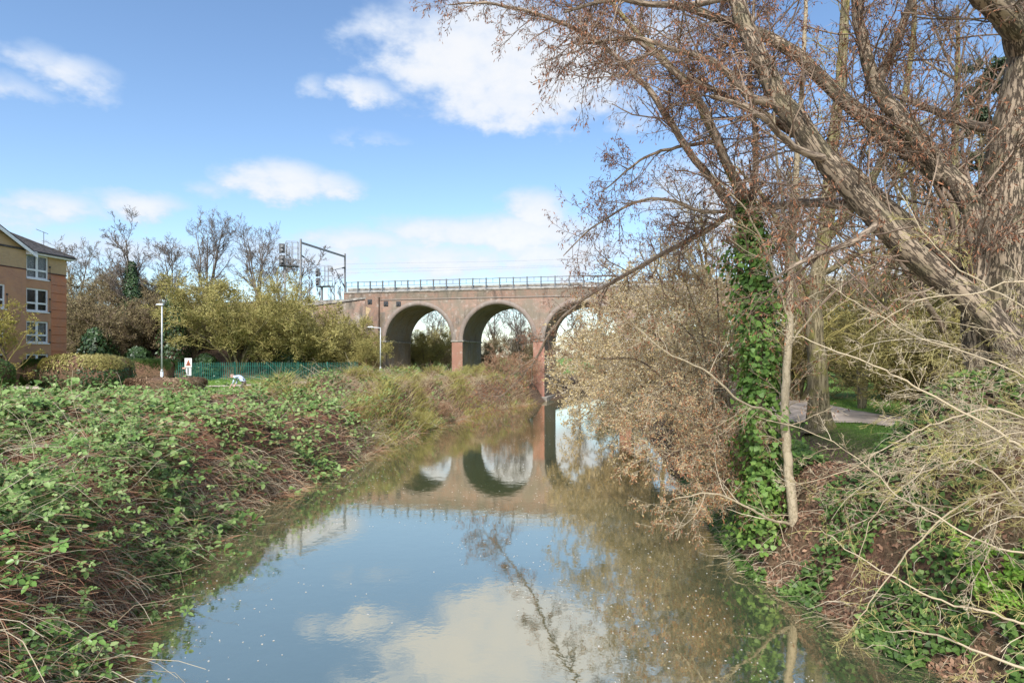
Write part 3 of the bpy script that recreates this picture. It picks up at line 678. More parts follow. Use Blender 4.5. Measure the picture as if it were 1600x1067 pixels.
        w = w.build('window', M_['white_paint'], b)
        for xa, xb in ((x0 + f, xm - f * .8), (xm + f * .8, x1 - f)):
            for za, zb in ((z0 + f, zt - f * .6), (zt + f * .6, z1 - f)):
                MB().box(xa, xb, yi - .03, yi - .02, za, zb).build('pane', M_['glass'], w)
            if curtain:
                n = 15; xx = np.linspace(xa - .02, xb + .02, n); yy = yi - .14 + .025 * np.sin(np.arange(n) * 1.9)
                V = np.vstack((np.stack((xx, yy, np.full(n, z0)), 1), np.stack((xx, yy, np.full(n, z1)), 1))); k = np.arange(n - 1)
                mobj('curtain', V, np.stack((k, k + 1, n + k + 1, n + k), 1), M_['curtain'], w, smooth=True)
        MB().box(x0 - .06, x1 + .06, y - .04, y + .07, z0 - .09, z0 - .004).build('sill', M_['white_paint'], w)
        r = MB()                                                # slim guard rail brackets beside the opening
        for xs_ in (x0 - .1, x1 + .16): r.bar((xs_, y + .05, z0 + .05), (xs_, y + .05, z0 + 1.05), .018, 5).box(xs_ - .05, xs_ + .05, y, y + .09, z0 + .98, z0 + 1.1).box(xs_ - .05, xs_ + .05, y, y + .09, z0 - .02, z0 + .1)
        r.build('guard_rail_bracket', M_['dark_steel'], w)
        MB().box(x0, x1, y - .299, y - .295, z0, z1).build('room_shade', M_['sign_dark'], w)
    for i, (lo, hi) in enumerate(wz): window(1.7, 3.62, lo, hi, 0, i in (0, 2), False)
    for i, (lo, hi) in enumerate(wz[1:]):
        window(5.62, 7.5, lo, hi, .3, i == 1, False); window(11.5, 13.4, lo, hi, .3, i == 0, False)
build_apartment()

# ------------------------------------------------------------------ street furniture, fence, sign, person
def build_lamp(x, y, h, arm, label):
    z = float(ground_z(x, y)); l = empty('street_lamp', (x, y, z)); tag(l, label, 'lamp post', 'grey street lamps on the left bank')
    MB().bar((0, 0, -.3), (0, 0, 1.1), .105, 10).bar((0, 0, 1.1), (0, 0, 1.25), .105, 10, .06).build('base', M_['galv_light'], l, smooth=True)
    MB().bar((0, 0, 1.2), (0, 0, h), .058, 10, .045).build('pole', M_['galv_light'], l, smooth=True)
    if arm:
        MB().bar((.04, 0, h - .03), (-arm, 0, h + .03), .035, 8).build('arm', M_['galv_light'], l)
    hd = MB().add
    m = MB(); m.add([(-arm - .42, -.1, h + .02), (-arm + .12, -.12, h - .02), (-arm + .12, .12, h - .02), (-arm - .42, .1, h + .02), (-arm - .36, -.06, h + .11), (-arm + .1, -.09, h + .14), (-arm + .1, .09, h + .14), (-arm - .36, .06, h + .11)],
                    [(0, 3, 2, 1), (4, 5, 6, 7), (0, 1, 5, 4), (1, 2, 6, 5), (2, 3, 7, 6), (3, 0, 4, 7)])
    m.build('lamp_head', M_['galv_light'], l, bevel=.02)
p = px(253, 500, 45); build_lamp(p[0], 45, 5.75, 0.0, 'tall plain grey lamp post standing by the clipped hedge')
p = px(594.5, 540, 62); build_lamp(p[0], 62, 5.0, .85, 'pale lamp post with a side arm in front of the viaduct abutment')

def build_fence():
    pts = [(-30.3, 56.0), (-25, 58.2), (-20, 60.5), (-15.2, 63.5)]; P = poly([(x, y, 0) for x, y in pts], n=120)[0][:, :2]
    d = np.concatenate(([0], np.cumsum(np.linalg.norm(np.diff(P, axis=0), axis=1)))); L = d[-1]
    at = lambda s: (np.interp(s, d, P[:, 0]), np.interp(s, d, P[:, 1]))
    f = empty('palisade_fence', (pts[0][0], pts[0][1], 0)); tag(f, 'green steel palisade fence below the shrubs, behind the grass strip', 'fence')
    o = np.array((pts[0][0], pts[0][1], 0)); H = 1.68
    pale = MB(); pale.add([(-.033, 0, .06), (0, .022, .06), (.033, 0, .06), (-.033, 0, H - .1), (0, .022, H - .1), (.033, 0, H - .1), (0, .006, H)],
                          [(0, 1, 4, 3), (1, 2, 5, 4), (3, 4, 6), (4, 5, 6), (2, 0, 3, 5), (3, 6, 5)])
    me = None; s = 0.05
    while s < L:
        x, y = at(s); x2, y2 = at(min(s + .1, L)); x0, y0 = at(max(s - .1, 0)); z = float(ground_z(x, y))
        if me is None: ob = pale.build('pale', M_['fence_green'], f); me = ob.data
        else: ob = link('pale', me, f)
        ob.location = (x - o[0], y - o[1], z); ob.rotation_euler = (0, 0, math.atan2(y2 - y0, x2 - x0)); s += .155
    s = 0
    while s < L - .2:
        e = min(s + 2.75, L); a = at(s); c = at(e); za, zc = float(ground_z(*a)), float(ground_z(*c))
        MB().box(-.05, .05, .05, .15, -.3, H + .02).build('post', M_['fence_green'], f).location = (a[0] - o[0], a[1] - o[1], za)
        for hz in (.3, 1.3):
            MB().bar((a[0] - o[0], a[1] - o[1] + .05, za + hz), (c[0] - o[0], c[1] - o[1] + .05, zc + hz), .028, 4).build('rail', M_['fence_green'], f)
        s = e
build_fence()

def build_sign():
    Z = 55.0; p = px(294, 575, Z); z = float(ground_z(p[0], Z)); s = empty('notice_sign', (p[0], Z, z))
    tag(s, 'white notice board with a red-brown triangle, standing before the green fence', 'sign')
    top = CAMZ - (559.5 - HOR) / F * Z - z; h = .62
    for x in (-.22, .22): MB().bar((x, .05, -.3), (x, .05, top - .05), .03, 6).build('post', M_['galv'], s)
    bd = MB().box(-.31, .31, 0, .03, top - .78, top).build('board', M_['sign_white'], s, bevel=.006)
    MB().prism([(-.2, -.004, top - .66), (.24, -.004, top - .66), (.02, -.004, top - .12)], (0, .003, 0)).build('triangle', M_['sign_red'], bd)
    MB().prism([(-.035, -.008, top - .6), (.075, -.008, top - .6), (.02, -.008, top - .36)], (0, .003, 0)).build('pictogram', M_['sign_dark'], bd)
    lb = MB().box(-.2, .27, 0, .03, top - 1.5, top - .84).build('lower_board', M_['sign_white'], s, bevel=.006)
    MB().box(-.06, .05, -.004, -.001, top - 1.44, top - .86).build('dark_stripe', M_['sign_dark'], lb)
    MB().box(-.5, -.24, 0, .03, top - .92, top - .80).build('small_plate', M_['skin'], s)
build_sign()

def build_person():
    Z = 33.0; p = px(378, 598, Z); z0 = float(ground_z(p[0], Z)) + .02
    # bending forward to the left: hips up at the right, back sloping down, head low at the left, arms reaching down
    J = [((.12, 0, .84), .125), ((.0, 0, .98), .14), ((-.17, 0, 1.08), .15), ((-.32, 0, 1.12), .125), ((-.40, -.01, 1.10), .055), ((-.465, -.01, 1.11), .09), ((-.565, -.01, 1.09), .10),
         ((.12, -.10, .80), .095), ((.02, -.13, .46), .062), ((.10, -.13, .09), .045), ((-.06, -.15, .04), .042),
         ((.12, .10, .80), .095), ((.04, .13, .46), .062), ((.12, .13, .09), .045), ((-.04, .15, .04), .042),
         ((-.30, -.17, 1.07), .06), ((-.36, -.2, .80), .045), ((-.50, -.17, .60), .034), ((-.545, -.17, .53), .036),
         ((-.30, .17, 1.07), .06), ((-.34, .2, .80), .045), ((-.47, .17, .58), .034), ((-.51, .17, .51), .036)]
    E = [(0, 1), (1, 2), (2, 3), (3, 4), (4, 5), (5, 6), (0, 7), (7, 8), (8, 9), (9, 10), (0, 11), (11, 12), (12, 13), (13, 14), (3, 15), (15, 16), (16, 17), (17, 18), (3, 19), (19, 20), (20, 21), (21, 22)]
    Vv = [j[0] for j in J]; Rr = [j[1] for j in J]; EE = list(E)
    for hi, sy in ((18, -1), (22, 1)):                      # five short fingers on each hand
        h = np.array(J[hi][0])
        for k in range(5):
            off = np.array((-.03 + .012 * k, sy * (-.028 + .014 * k), -.045 - .012 * (2 - abs(k - 2)))) if k else np.array((-.055, sy * -.03, -.012))
            Vv += [tuple(h + off * .55), tuple(h + off * 1.25), tuple(h + off * 1.75 + np.array((.012, 0, -.004)))]; Rr += [.011, .010, .008]
            n = len(Vv); EE += [(hi, n - 3), (n - 3, n - 2), (n - 2, n - 1)]
    me = bpy.data.meshes.new('body_src'); me.from_pydata(Vv, EE, []); ob = bpy.data.objects.new('body_src', me); COL.objects.link(ob)
    sk = ob.modifiers.new('skin', 'SKIN'); ob.modifiers.new('sub', 'SUBSURF').levels = 2
    for i, v in enumerate(me.skin_vertices[0].data): v.radius = (Rr[i], Rr[i]); v.use_root = (i == 0)
    dg = bpy.context.evaluated_depsgraph_get(); ev = ob.evaluated_get(dg); bm = bpy.data.meshes.new_from_object(ev)
    bpy.data.objects.remove(ob)
    for k in ('skin', 'shirt', 'trouser'): bm.materials.append(M_[k])
    idx = []
    for pl in bm.polygons:
        c = pl.center
        if c.x < -.41 and c.z > .95 : idx.append(0)
        elif c.z < .86 and c.x > -.2: idx.append(2)
        elif c.z < .74: idx.append(0)
        else: idx.append(1)
    bm.polygons.foreach_set('material_index', idx); bm.polygons.foreach_set('use_smooth', np.ones(len(idx), dtype=bool))
    root = empty('person', (p[0], Z, z0)); tag(root, 'person in a pale blue top bending forward behind the brambles near the fence', 'person')
    link('body', bm, root)
    def ball(c, r, name, mat, flat=(1, 1, 1)):
        a = np.linspace(0, math.pi, 9); q = np.linspace(0, 2 * math.pi, 13)[:-1]
        V = np.array([(c[0] + r * flat[0] * math.sin(u) * math.cos(w), c[1] + r * flat[1] * math.sin(u) * math.sin(w), c[2] + r * flat[2] * math.cos(u)) for u in a for w in q])
        i = np.arange(9 * 12).reshape(9, 12); nx = np.roll(i, -1, 1)
        return mobj(name, V, np.stack((i[:-1], nx[:-1], nx[1:], i[1:]), -1).reshape(-1, 4), mat, root, smooth=True)
    ball((-.49, -.01, 1.165), .105, 'hair', M_['hair'], (1.1, .95, .62))
    for sy in (-1, 1): ball((-.52, -.01 + sy * .10, 1.09), .028, 'ear', M_['skin'], (1, .5, 1.3))
    ball((-.665, -.01, 1.06), .022, 'nose', M_['skin'], (1.2, .8, 1))
build_person()

# ------------------------------------------------------------------ vegetation generators
def leaves_on(P, n, rng, tmpl, size, tmin=0.2, spread=0.0, outward=0.5, droop=0.0):
    """n leaves per polyline, pointing partly along the twig"""
    M, N, _ = P.shape; idx = np.repeat(np.arange(M), n); K = len(idx)
    f = rng.uniform(tmin, 1, K) * (N - 1) * .999; i = f.astype(int); w = (f - i)[:, None]
    p = P[idx, i] * (1 - w) + P[idx, i + 1] * w; t = nrm(P[idx, i + 1] - P[idx, i])
    if spread: p = p + rng.normal(size=p.shape) * spread
    d = nrm(t * (1 - outward) + rng.normal(size=t.shape) * outward * .7 + np.array((0, 0, -droop)))
    return scatter(tmpl[0], tmpl[1], p, frames_dir(d, rng), rng.uniform(size * .6, size * 1.3, K))

def bare_tree_meshes(seed, H, spread=1.0, trunk_r=.2, trunk_mat='bark_grey', twig_mat='twig_grey', stems=1, n=(10, 7, 6, 5), rt=.012, up=.16, low=.3, bud=None):
    rng = np.random.default_rng(seed); limbs = []; Pt = []; Rt = []
    for s in range(stems):
        a = rng.uniform(0, 6.28); k = (.10 if stems > 1 else .03) * H * spread
        pts = [(.25 * s * math.cos(a), .25 * s * math.sin(a), -.4)] + [(math.cos(a) * k * q * 1.4 + rng.normal() * .12, math.sin(a) * k * q * 1.4 + rng.normal() * .12, H * q) for q in (.15, .35, .55, .75, .9)]
        Pt.append(poly(pts, 16)[0]); Rt.append(trunk_r * np.linspace(1, .14, 16) ** .9)
    P0 = np.array(Pt); R0 = np.array(Rt)
    P1, R1 = grow(P0, R0, n[0], rng, (low, .97), .42 * spread, (22, 58), 7, (0, 0, up), .14, .62, .02, .55)
    P2, R2 = grow(P1, R1, n[1], rng, (.15, 1), .5, (20, 55), 5, (0, 0, up * .8), .16, .6, rt * 1.2, .3)
    P3, R3 = grow(P2, R2, n[2], rng, (.15, 1), .55, (20, 50), 4, (0, 0, up * .5), .16, .6, rt, .3)
    P4, R4 = grow(P3, R3, n[3], rng, (.2, 1), .6, (15, 50), 3, (0, 0, up * .3), .16, .7, rt * .8, .3)
    tr = mesh_data('trunk', *tubes(P0, R0, 9), M_[trunk_mat], smooth=True)
    cr = mesh_data('crown', *join([tubes(P1, R1, 5), tubes(P2, R2, 4), ribbons(P3, R3), ribbons(P4, R4)]), M_[twig_mat], smooth=True)
    res = {'trunk': tr, 'crown': cr}
    if bud:
        V, Fc = leaves_on(P4, bud[1], rng, LEAFQ, bud[2], .1, bud[3] if len(bud) > 3 else 0, .6)
        res['foliage'] = mesh_data('foliage', V, Fc, M_[bud[0]])
    return res

def bush_meshes(seed, H, W, stems=12, n=(9, 8, 5), twig='twig_olive', bud=('bud_olive', 3, .16, .08), rt=.012, up=.05, base_r=.10, lean=(0, 0), trunk_mat='bark_moss'):
    rng = np.random.default_rng(seed); P0 = []; R0 = []
    for s in range(stems):
        a = 6.283 * s / stems + rng.uniform(-.3, .3); k = rng.uniform(.25, 1.0) ** .6; hh = H * (1 - .45 * k * k) * rng.uniform(.75, 1.0)
        dx, dy = math.cos(a) * W * .5 * k, math.sin(a) * W * .5 * k
        P0.append(poly([(dx * .04, dy * .04, -.3), (dx * .25 + lean[0] * .2, dy * .25 + lean[1] * .2, hh * .38), (dx * .62 + lean[0] * .6, dy * .62 + lean[1] * .6, hh * .75), (dx + lean[0], dy + lean[1], hh)], 9, .05, rng)[0]); R0.append(base_r * np.linspace(1, .15, 9) * rng.uniform(.6, 1.1))
    P0 = np.array(P0); R0 = np.array(R0)
    P1, R1 = grow(P0, R0, n[0], rng, (.18, 1), .38, (30, 75), 5, (0, 0, up), .2, .5, rt * 1.4, .35)
    P2, R2 = grow(P1, R1, n[1], rng, (.15, 1), .5, (25, 70), 4, (0, 0, up), .22, .6, rt, .3)
    P3, R3 = grow(P2, R2, n[2], rng, (.2, 1), .6, (20, 65), 3, (0, 0, up), .22, .7, rt * .75, .3)
    st = mesh_data('stem', *tubes(P0, R0, 6), M_[trunk_mat], smooth=True)
    cr = mesh_data('crown', *join([tubes(P1, R1, 4), ribbons(P2, R2), ribbons(P3, R3)]), M_[twig], smooth=True)
    res = {'stem': st, 'crown': cr}
    if bud:
        V, Fc = leaves_on(P3, int(bud[1] * 1.4), rng, BUDQ, bud[2] * 1.2, .0, bud[3], .6)
        res['foliage'] = mesh_data('foliage', V, Fc, M_[bud[0]])
    return res

def top_of(meshes):
    z = 0
    for me in meshes.values():
        co = np.empty(len(me.vertices) * 3, dtype=np.float32); me.vertices.foreach_get('co', co); z = max(z, float(np.percentile(co[2::3], 99.2)))
    return z
def plant(name, meshes, loc, label, cat, group=None, scale=1.0, rz=0.0, sz=None, tilt=(0, 0)):
    o = empty(name, loc, rz); o.scale = (scale, scale, sz or scale); o.rotation_euler = (tilt[0], tilt[1], rz)
    tag(o, label, cat, group)
    for k, me in meshes.items():
        c = link(k, me, o)
        if k in ('crown', 'foliage', 'ivy_cover', 'catkin_cover', 'blossom_cover'): c['kind'] = 'stuff'
    return o
def gpt(x, Z, y=None):
    X = (x - 800) / F * Z; return (X, Z, float(ground_z(X, Z)))

def ivy_column(P, r, n, rng, tmpl=IVY, size=.11, mat='ivy', name='ivy_cover'):
    """leaves wrapped round a stem polyline (N,3)"""
    f = rng.uniform(0, len(P) - 1.001, n); i = f.astype(int); w = (f - i)[:, None]; c = P[i] * (1 - w) + P[i + 1] * w
    a = rng.uniform(0, 6.283, n); t = f / (len(P) - 1); lump = .55 + .9 * fbm(a * 1.3, t * 9, 31)
    rr = (np.interp(t, np.linspace(0, 1, len(r)), r) * lump * np.sqrt(rng.uniform(.35, 1, n)))[:, None]
    out = np.stack((np.cos(a), np.sin(a), np.zeros(n)), 1)
    nv = nrm(out + rng.normal(size=(n, 3)) * .35 + np.array((0, 0, .35)))
    V, Fc = scatter(tmpl[0], tmpl[1], c + out * rr, frames(nv, rng), rng.uniform(size * .6, size * 1.3, n))
    return mesh_data(name, V, tri_fix(V, Fc) if tmpl is IVY else Fc, M_[mat])

# ------------------------------------------------------------------ left: trees and shrubs on the railway side
def left_belt():
    T1 = bare_tree_meshes(1, 15, 1.3, .30, n=(15, 8, 6, 5), rt=.02, up=.11, low=.22)
    T2 = bare_tree_meshes(2, 15, 1.45, .22, stems=4, n=(9, 6, 6, 5), rt=.02, up=.13, low=.22)
    T3 = bare_tree_meshes(3, 13, 1.35, .2, stems=2, n=(11, 7, 6, 5), rt=.02, up=.12, low=.22)
    # tall ivy-clad tree
    x, Z, z = gpt(206, 72); z = max(z, 2.4); hgt = 20.9 - z
    rng = np.random.default_rng(5); stemP = np.array([(0, 0, h) for h in np.linspace(.5, 10.2, 14)]) / 1.0
    m = dict(T1); m['ivy_cover'] = ivy_column(stemP, np.array([.5, .9, 1.3, 1.5, 1.35, 1.2, 1.1, .9, .7, .35]), 5200, rng, LEAFQ, .34, 'ivy_dark')
    plant('bare_tree', m, (x, Z, z), 'tall bare tree with dark ivy up its trunk, right of the apartment block', 'tree', 'bare trees along the railway', hgt / top_of(T1), .4)
    for (px_, Z, top, T, rz, lab) in ((120, 88, 372, T3, .3, 'pale bare tree rising directly behind the apartment roof'), (322, 80, 330, T2, 1.0, 'largest many-stemmed bare tree, above the olive bush, between ivy tree and signal'),
                                      (405, 82, 345, T2, 2.6, 'bare tree with upright fan of twigs just left of the railway signal'), (268, 90, 372, T3, 2.0, 'fainter bare tree in the gap right of the ivy-clad tree'),
                                      (165, 95, 395, T3, 4.4, 'low bare tree behind the ivy-clad tree, on its left side'), (447, 96, 385, T3, 5.5, 'slender bare tree behind the caged signal')):
        X = (px_ - 800) / F * Z; z = float(ground_z(X, Z)); H = CAMZ + (HOR - top) / F * Z - z
        plant('bare_tree', T, (X, Z, z), lab, 'tree', 'bare trees along the railway', H / top_of(T), rz)
    TS = bare_tree_meshes(4, 5, .8, .07, n=(8, 5, 4, 3), rt=.014, up=.25, low=.15)
    for px_, Z, top, rz, lab in ((482, 92, 405, 0, 'thin leafless sapling under the portal beam, next to its near mast'), (497, 94, 425, 1, 'small leafless sapling in the middle under the portal'),
                                 (520, 90, 418, 2, 'thin sapling just left of the portal far mast'), (533, 88, 428, 3.3, 'thin sapling between portal and start of the railing')):
        X = (px_ - 800) / F * Z; z = 10.2; H = CAMZ + (HOR - top) / F * Z - z
        plant('sapling', TS, (X, Z, z), lab, 'tree', 'saplings on the embankment top', H / top_of(TS), rz)
    B1 = bush_meshes(11, 9.5, 12, 16, (10, 8, 5), bud=('bud_olive', 3, .20, .12), rt=.018, trunk_mat='bark_moss', base_r=.13)
    B2 = bush_meshes(12, 8, 9, 13, (10, 8, 5), twig='twig_brown', bud=('bud_brown', 3, .20, .12), rt=.018)
    B3 = bush_meshes(13, 6, 8, 14, (9, 8, 5), bud=('bud_olive', 3, .16, .1), rt=.016)
    def at(px_, Z, top, ms, H0, rz, lab, wide=1.0, zb=None):
        X = (px_ - 800) / F * Z; z = float(ground_z(X, Z)) if zb is None else zb; H = CAMZ + (HOR - top) / F * Z - z; s = H / top_of(ms)
        plant('scrub_bush', ms, (X, Z, z), lab, 'bush', 'scrub along the railway embankment', s * wide, rz, s)
    at(372, 62.5, 428, B1, 10.0, .3, 'big round olive-green bush with a dark trunk behind the green fence', 1.0)
    at(462, 65, 472, B3, 6.4, .8, 'yellow-olive bush right of the big round bush, below the portal')
    at(520, 67.5, 492, B3, 6.4, 2.1, 'olive scrub bush against the brick wing wall', .9)
    at(556, 66, 524, B3, 6.4, 3.4, 'low olive bush at the foot of the viaduct abutment', 1.1)
    at(425, 69, 462, B2, 8.6, 1.1, 'brown-olive scrub behind the two yellow-olive bushes')
    at(305, 66, 470, B2, 10.0, 2.2, 'brown-olive bush at left shoulder of the big round bush', .8)
    at(262, 68, 458, B2, 8.6, 4.0, 'brown scrub behind the grey lamp post')
    at(222, 67, 470, B2, 10.0, 5.0, 'brown-olive scrub between ivy tree and the lamp post', .9)
    at(178, 66, 468, B2, 8.6, .2, 'brown-olive scrub at the foot of the ivy-clad tree', 1.1)
    at(132, 66, 455, B2, 10.0, 1.6, 'brown-olive scrub right next to the apartment corner', .75)
    at(112, 72, 430, B2, 8.6, 2.9, 'tall brown scrub hidden mostly behind the apartment corner', .9)
    at(240, 78, 432, B2, 8.6, 3.9, 'hazy brown scrub on the slope beyond the ivy tree', 1.2)
    at(330, 76, 440, B2, 8.6, 5.2, 'brown scrub on the slope behind the big round bush', 1.2)
    at(185, 78, 425, B2, 8.6, .9, 'hazy brown scrub left behind the ivy-clad trunk', 1.1)
    rng = np.random.default_rng(8)
    for px_, Z, y0, y1, r, lab in ((150, 62, 590, 515, 1.7, 'dark evergreen ivy clump low beside the apartment corner'), (272, 64, 560, 462, 1.3, 'dark ivy-smothered stump above the hedge end'), (215, 62, 585, 545, 1.4, 'low dark ivy mound behind the long hedge'),
                                   (320, 61.5, 592, 556, 1.3, 'low dark ivy mound behind the fence, left of the round bush trunk'), (450, 64, 575, 545, 1.5, 'dark green undergrowth behind the fence, right of the round bush trunk')):
        X = (px_ - 800) / F * Z; zg = float(ground_z(X, Z)); z1 = CAMZ + (HOR - y1) / F * Z - zg
        o = empty('ivy_clump', (X, Z, zg)); tag(o, lab, 'ivy', 'dark ivy clumps on the railway side')
        P = np.array([(0, 0, -.2), (.1, 0, z1 * .4), (0, .1, z1 * .8), (.05, 0, z1)]); V, Fq = tubes(P[None], np.array([[.2, .16, .12, .05]]), 6); mobj('stem', V, Fq, M_['bark_brown'], o, smooth=True)
        tag(link('ivy_cover', ivy_column(P, np.array([r, r * 1.15, r * .8, r * .3]), 2600, rng, LEAFQ, .32, 'ivy_dark'), o), kind='stuff')
    # trees seen through and beyond the arches
    for px_, Z, top, T, rz, k, lab in ((672, 92, 470, T2, .5, .9, 'bare tree seen through the first arch'), (772, 96, 462, T1, 1.7, 1.0, 'bare tree filling the left half of the second arch'), (815, 88, 455, T2, 3.0, .9, 'bare tree filling the right half of the second arch'),
                                       (905, 100, 470, T1, 4.2, 1.0, 'bare tree seen through the third arch')):
        X = (px_ - 800) / F * Z; z = float(ground_z(X, Z)); H = CAMZ + (HOR - top) / F * Z - z
        plant('bare_tree', T, (X, Z, max(z, 1.5)), lab, 'tree', 'bare trees beyond the viaduct', H / top_of(T) * k, rz)
    for px_, Z, top, ms, H0, rz, lab in ((665, 82, 512, B1, 10, .2, 'olive bush standing inside the first arch view'), (640, 86, 525, B3, 6.4, 1.2, 'low olive bush at left edge of the first arch view'), (700, 90, 520, B2, 8.6, 3, 'brown bush beyond the first pier'),
                                         (760, 84, 528, B2, 8.6, 4, 'brown bush low in the second arch view'), (820, 90, 515, B2, 8.6, 5, 'brown bush right of centre in the second arch view'), (960, 100, 520, B2, 8.6, 1, 'brown bush far through the third arch'),
                                         (1040, 105, 505, B1, 10, 2, 'olive bush far beyond the viaduct on the right')):
        at2 = (px_ - 800) / F * Z; z = max(float(ground_z(at2, Z)), 1.2); H = CAMZ + (HOR - top) / F * Z - z; s = H / top_of(ms)
        plant('scrub_bush', ms, (at2, Z, z), lab, 'bush', 'scrub beyond the viaduct', s, rz)
    # small fresh tree in front of the apartment block
    N1 = bare_tree_meshes(21, 5, 1.3, .09, 'bark_brown', 'twig_olive', 2, (9, 6, 5, 3), .008, .05, .2, bud=('bud_fresh', 3, .10, .05))
    X = (6 - 800) / F * 44.5; plant('young_tree', N1, (X, 44.5, float(ground_z(X, 44.5))), 'small tree with fresh yellow-green leaves in front of the apartment block', 'tree', None, 1.15, .3)
left_belt()

def hedge(name, c, sx, sy, h, mats, label, n=5000, size=.13, e=.45, top_mat=None, rz=0.0):
    rng = np.random.default_rng(int(abs(c[0]) * 100)); z = float(ground_z(c[0], c[1]))
    o = empty(name, (c[0], c[1], z), rz); tag(o, label, 'hedge', None)
    def surf(d):
        p = np.sign(d) * np.abs(d) ** e * np.array((sx / 2, sy / 2, h / 2)); return p + np.array((0, 0, h / 2)) + nrm(p) * ((fbm(p[:, 0] * 1.1 + 7, p[:, 1] * 1.1 + p[:, 2], 3) - .5) * .3)[:, None]
    u = np.linspace(0, math.pi, 18); w = np.linspace(0, 2 * math.pi, 33)[:-1]
    D = np.array([(math.sin(a) * math.cos(q), math.sin(a) * math.sin(q), math.cos(a)) for a in u for q in w]); V = surf(D) * .97 + np.array((0, 0, .01))
    i = np.arange(18 * 32).reshape(18, 32); nx = np.roll(i, -1, 1)
    mobj('hedge_body', V, np.stack((i[:-1], i[1:], nx[1:], nx[:-1]), -1).reshape(-1, 4), M_['litter'], o, smooth=True)
    d = nrm(rng.normal(size=(n, 3))); p = surf(d); nv = nrm(p - np.array((0, 0, h / 2)) + rng.normal(size=p.shape) * .5)
    top = (p[:, 2] > h * .80) if top_mat else np.zeros(n, bool)
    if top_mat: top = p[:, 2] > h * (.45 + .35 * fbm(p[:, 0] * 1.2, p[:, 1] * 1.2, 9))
    for msk, mt, nm in ((~top, mats, 'side_foliage'), (top, top_mat, 'top_foliage')):
        if msk.sum() == 0: continue
        V, Fc = scatter(LEAFQ[0], LEAFQ[1], p[msk], frames(nv[msk], rng), rng.uniform(size * .7, size * 1.4, msk.sum()))
        tag(mobj(nm, V, Fc, M_[mt], o), kind='stuff')
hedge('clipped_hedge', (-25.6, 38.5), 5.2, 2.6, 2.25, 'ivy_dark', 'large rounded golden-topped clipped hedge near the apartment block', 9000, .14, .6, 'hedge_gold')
hedge('clipped_hedge', (-30.6, 47.5), 11.0, 1.6, 1.95, 'hedge', 'long straight box-cut green hedge running behind the lamp post', 14000, .13, .25)
hedge('clipped_hedge', (-30.8, 36.5), 4.2, 2.6, 2.1, 'hedge', 'domed dark green shrub cut by the left picture edge', 6000, .13, .7)
hedge('clipped_hedge', (-19.4, 36.0), 4.0, 2.0, .95, 'hedge_brown', 'low flat brown hedge between the brambles and lamp post', 6000, .12, .35)

# ------------------------------------------------------------------ left bank: brambles and scrub
def mound_L(X, Y):
    e = edgeL(Y) - X; g = ground_z(X, Y)
    lump = fbm(X * .42 + 3, Y * .42, 21, 4); fine = fbm(X * 1.7, Y * 1.7, 25, 3)
    t = (.06 + .80 * sstep(.30, .72, lump) + .45 * (fine - .35)) * sstep(-.6, .8, e) * (.8 + .2 * sstep(0, 3, e)) * (1 - .5 * sstep(4, 9, e)) * (1 - .5 * sstep(24, 30, Y))
    return g + t + .28 * sstep(-.5, .6, e) * (1 - sstep(.6, 2.5, e))
def grid_sheet(name, xs, ys, zf, keep, mat, parent):
    X, Y = np.meshgrid(xs, ys); Z = zf(X, Y); V = np.stack((X, Y, Z), -1).reshape(-1, 3); ny, nx = X.shape
    i = np.arange(ny * nx).reshape(ny, nx); Fq = np.stack((i[:-1, :-1], i[:-1, 1:], i[1:, 1:], i[1:, :-1]), -1).reshape(-1, 4)
    k = keep(X, Y).reshape(-1); Fq = Fq[k[Fq].all(1)]
    used = np.unique(Fq); mp = -np.ones(len(V), int); mp[used] = np.arange(len(used))
    return mobj(name, V[used], mp[Fq], mat, parent, smooth=True)
def near_view(X, Y, zf, mx=.93, md=.60):
    """what the photograph, or a view a step beside it, could see"""
    return ((np.abs(X) - 1.0) / Y < mx) & ((CAMZ - zf(X, Y) - .5) / Y < md)
def slope_n(zf, X, Y, h=.12):
    return nrm(np.stack((zf(X - h, Y) - zf(X + h, Y), zf(X, Y - h) - zf(X, Y + h), np.full_like(X, 2 * h)), -1))
def canes(zf, pts, rng, L, r, mat, name, parent, arch=.35, N=5, out=None, lift=.0):
    X, Y = pts[:, 0], pts[:, 1]; K = len(X); a = rng.uniform(0, 6.283, K)
    d = np.stack((np.cos(a), np.sin(a), rng.uniform(-.2, .5, K)), 1)
    if out is not None: d = nrm(d + np.array(out))
    ln = rng.uniform(.4, 1.3, K) * L; P = np.empty((K, N, 3)); P[:, 0] = np.stack((X, Y, zf(X, Y) - .06 + lift), 1); dd = nrm(d)
    for k in range(1, N):
        P[:, k] = P[:, k - 1] + dd * (ln / (N - 1))[:, None]; dd = nrm(dd + rng.normal(size=dd.shape) * .22 + np.array((0, 0, -arch)))
        zz = zf(P[:, k, 0], P[:, k, 1]); P[:, k, 2] = np.maximum(P[:, k, 2], np.where(zz > .05, zz - .02, .03))
    R = (rng.uniform(.5, 1.3, K) * r)[:, None] * np.linspace(1, .5, N)[None]
    o = mobj(name, *(tubes(P, R, 3) if r > .0065 and K < 5000 else ribbons(P, R)), M_[mat], parent, smooth=True); o['kind'] = 'stuff'; return P

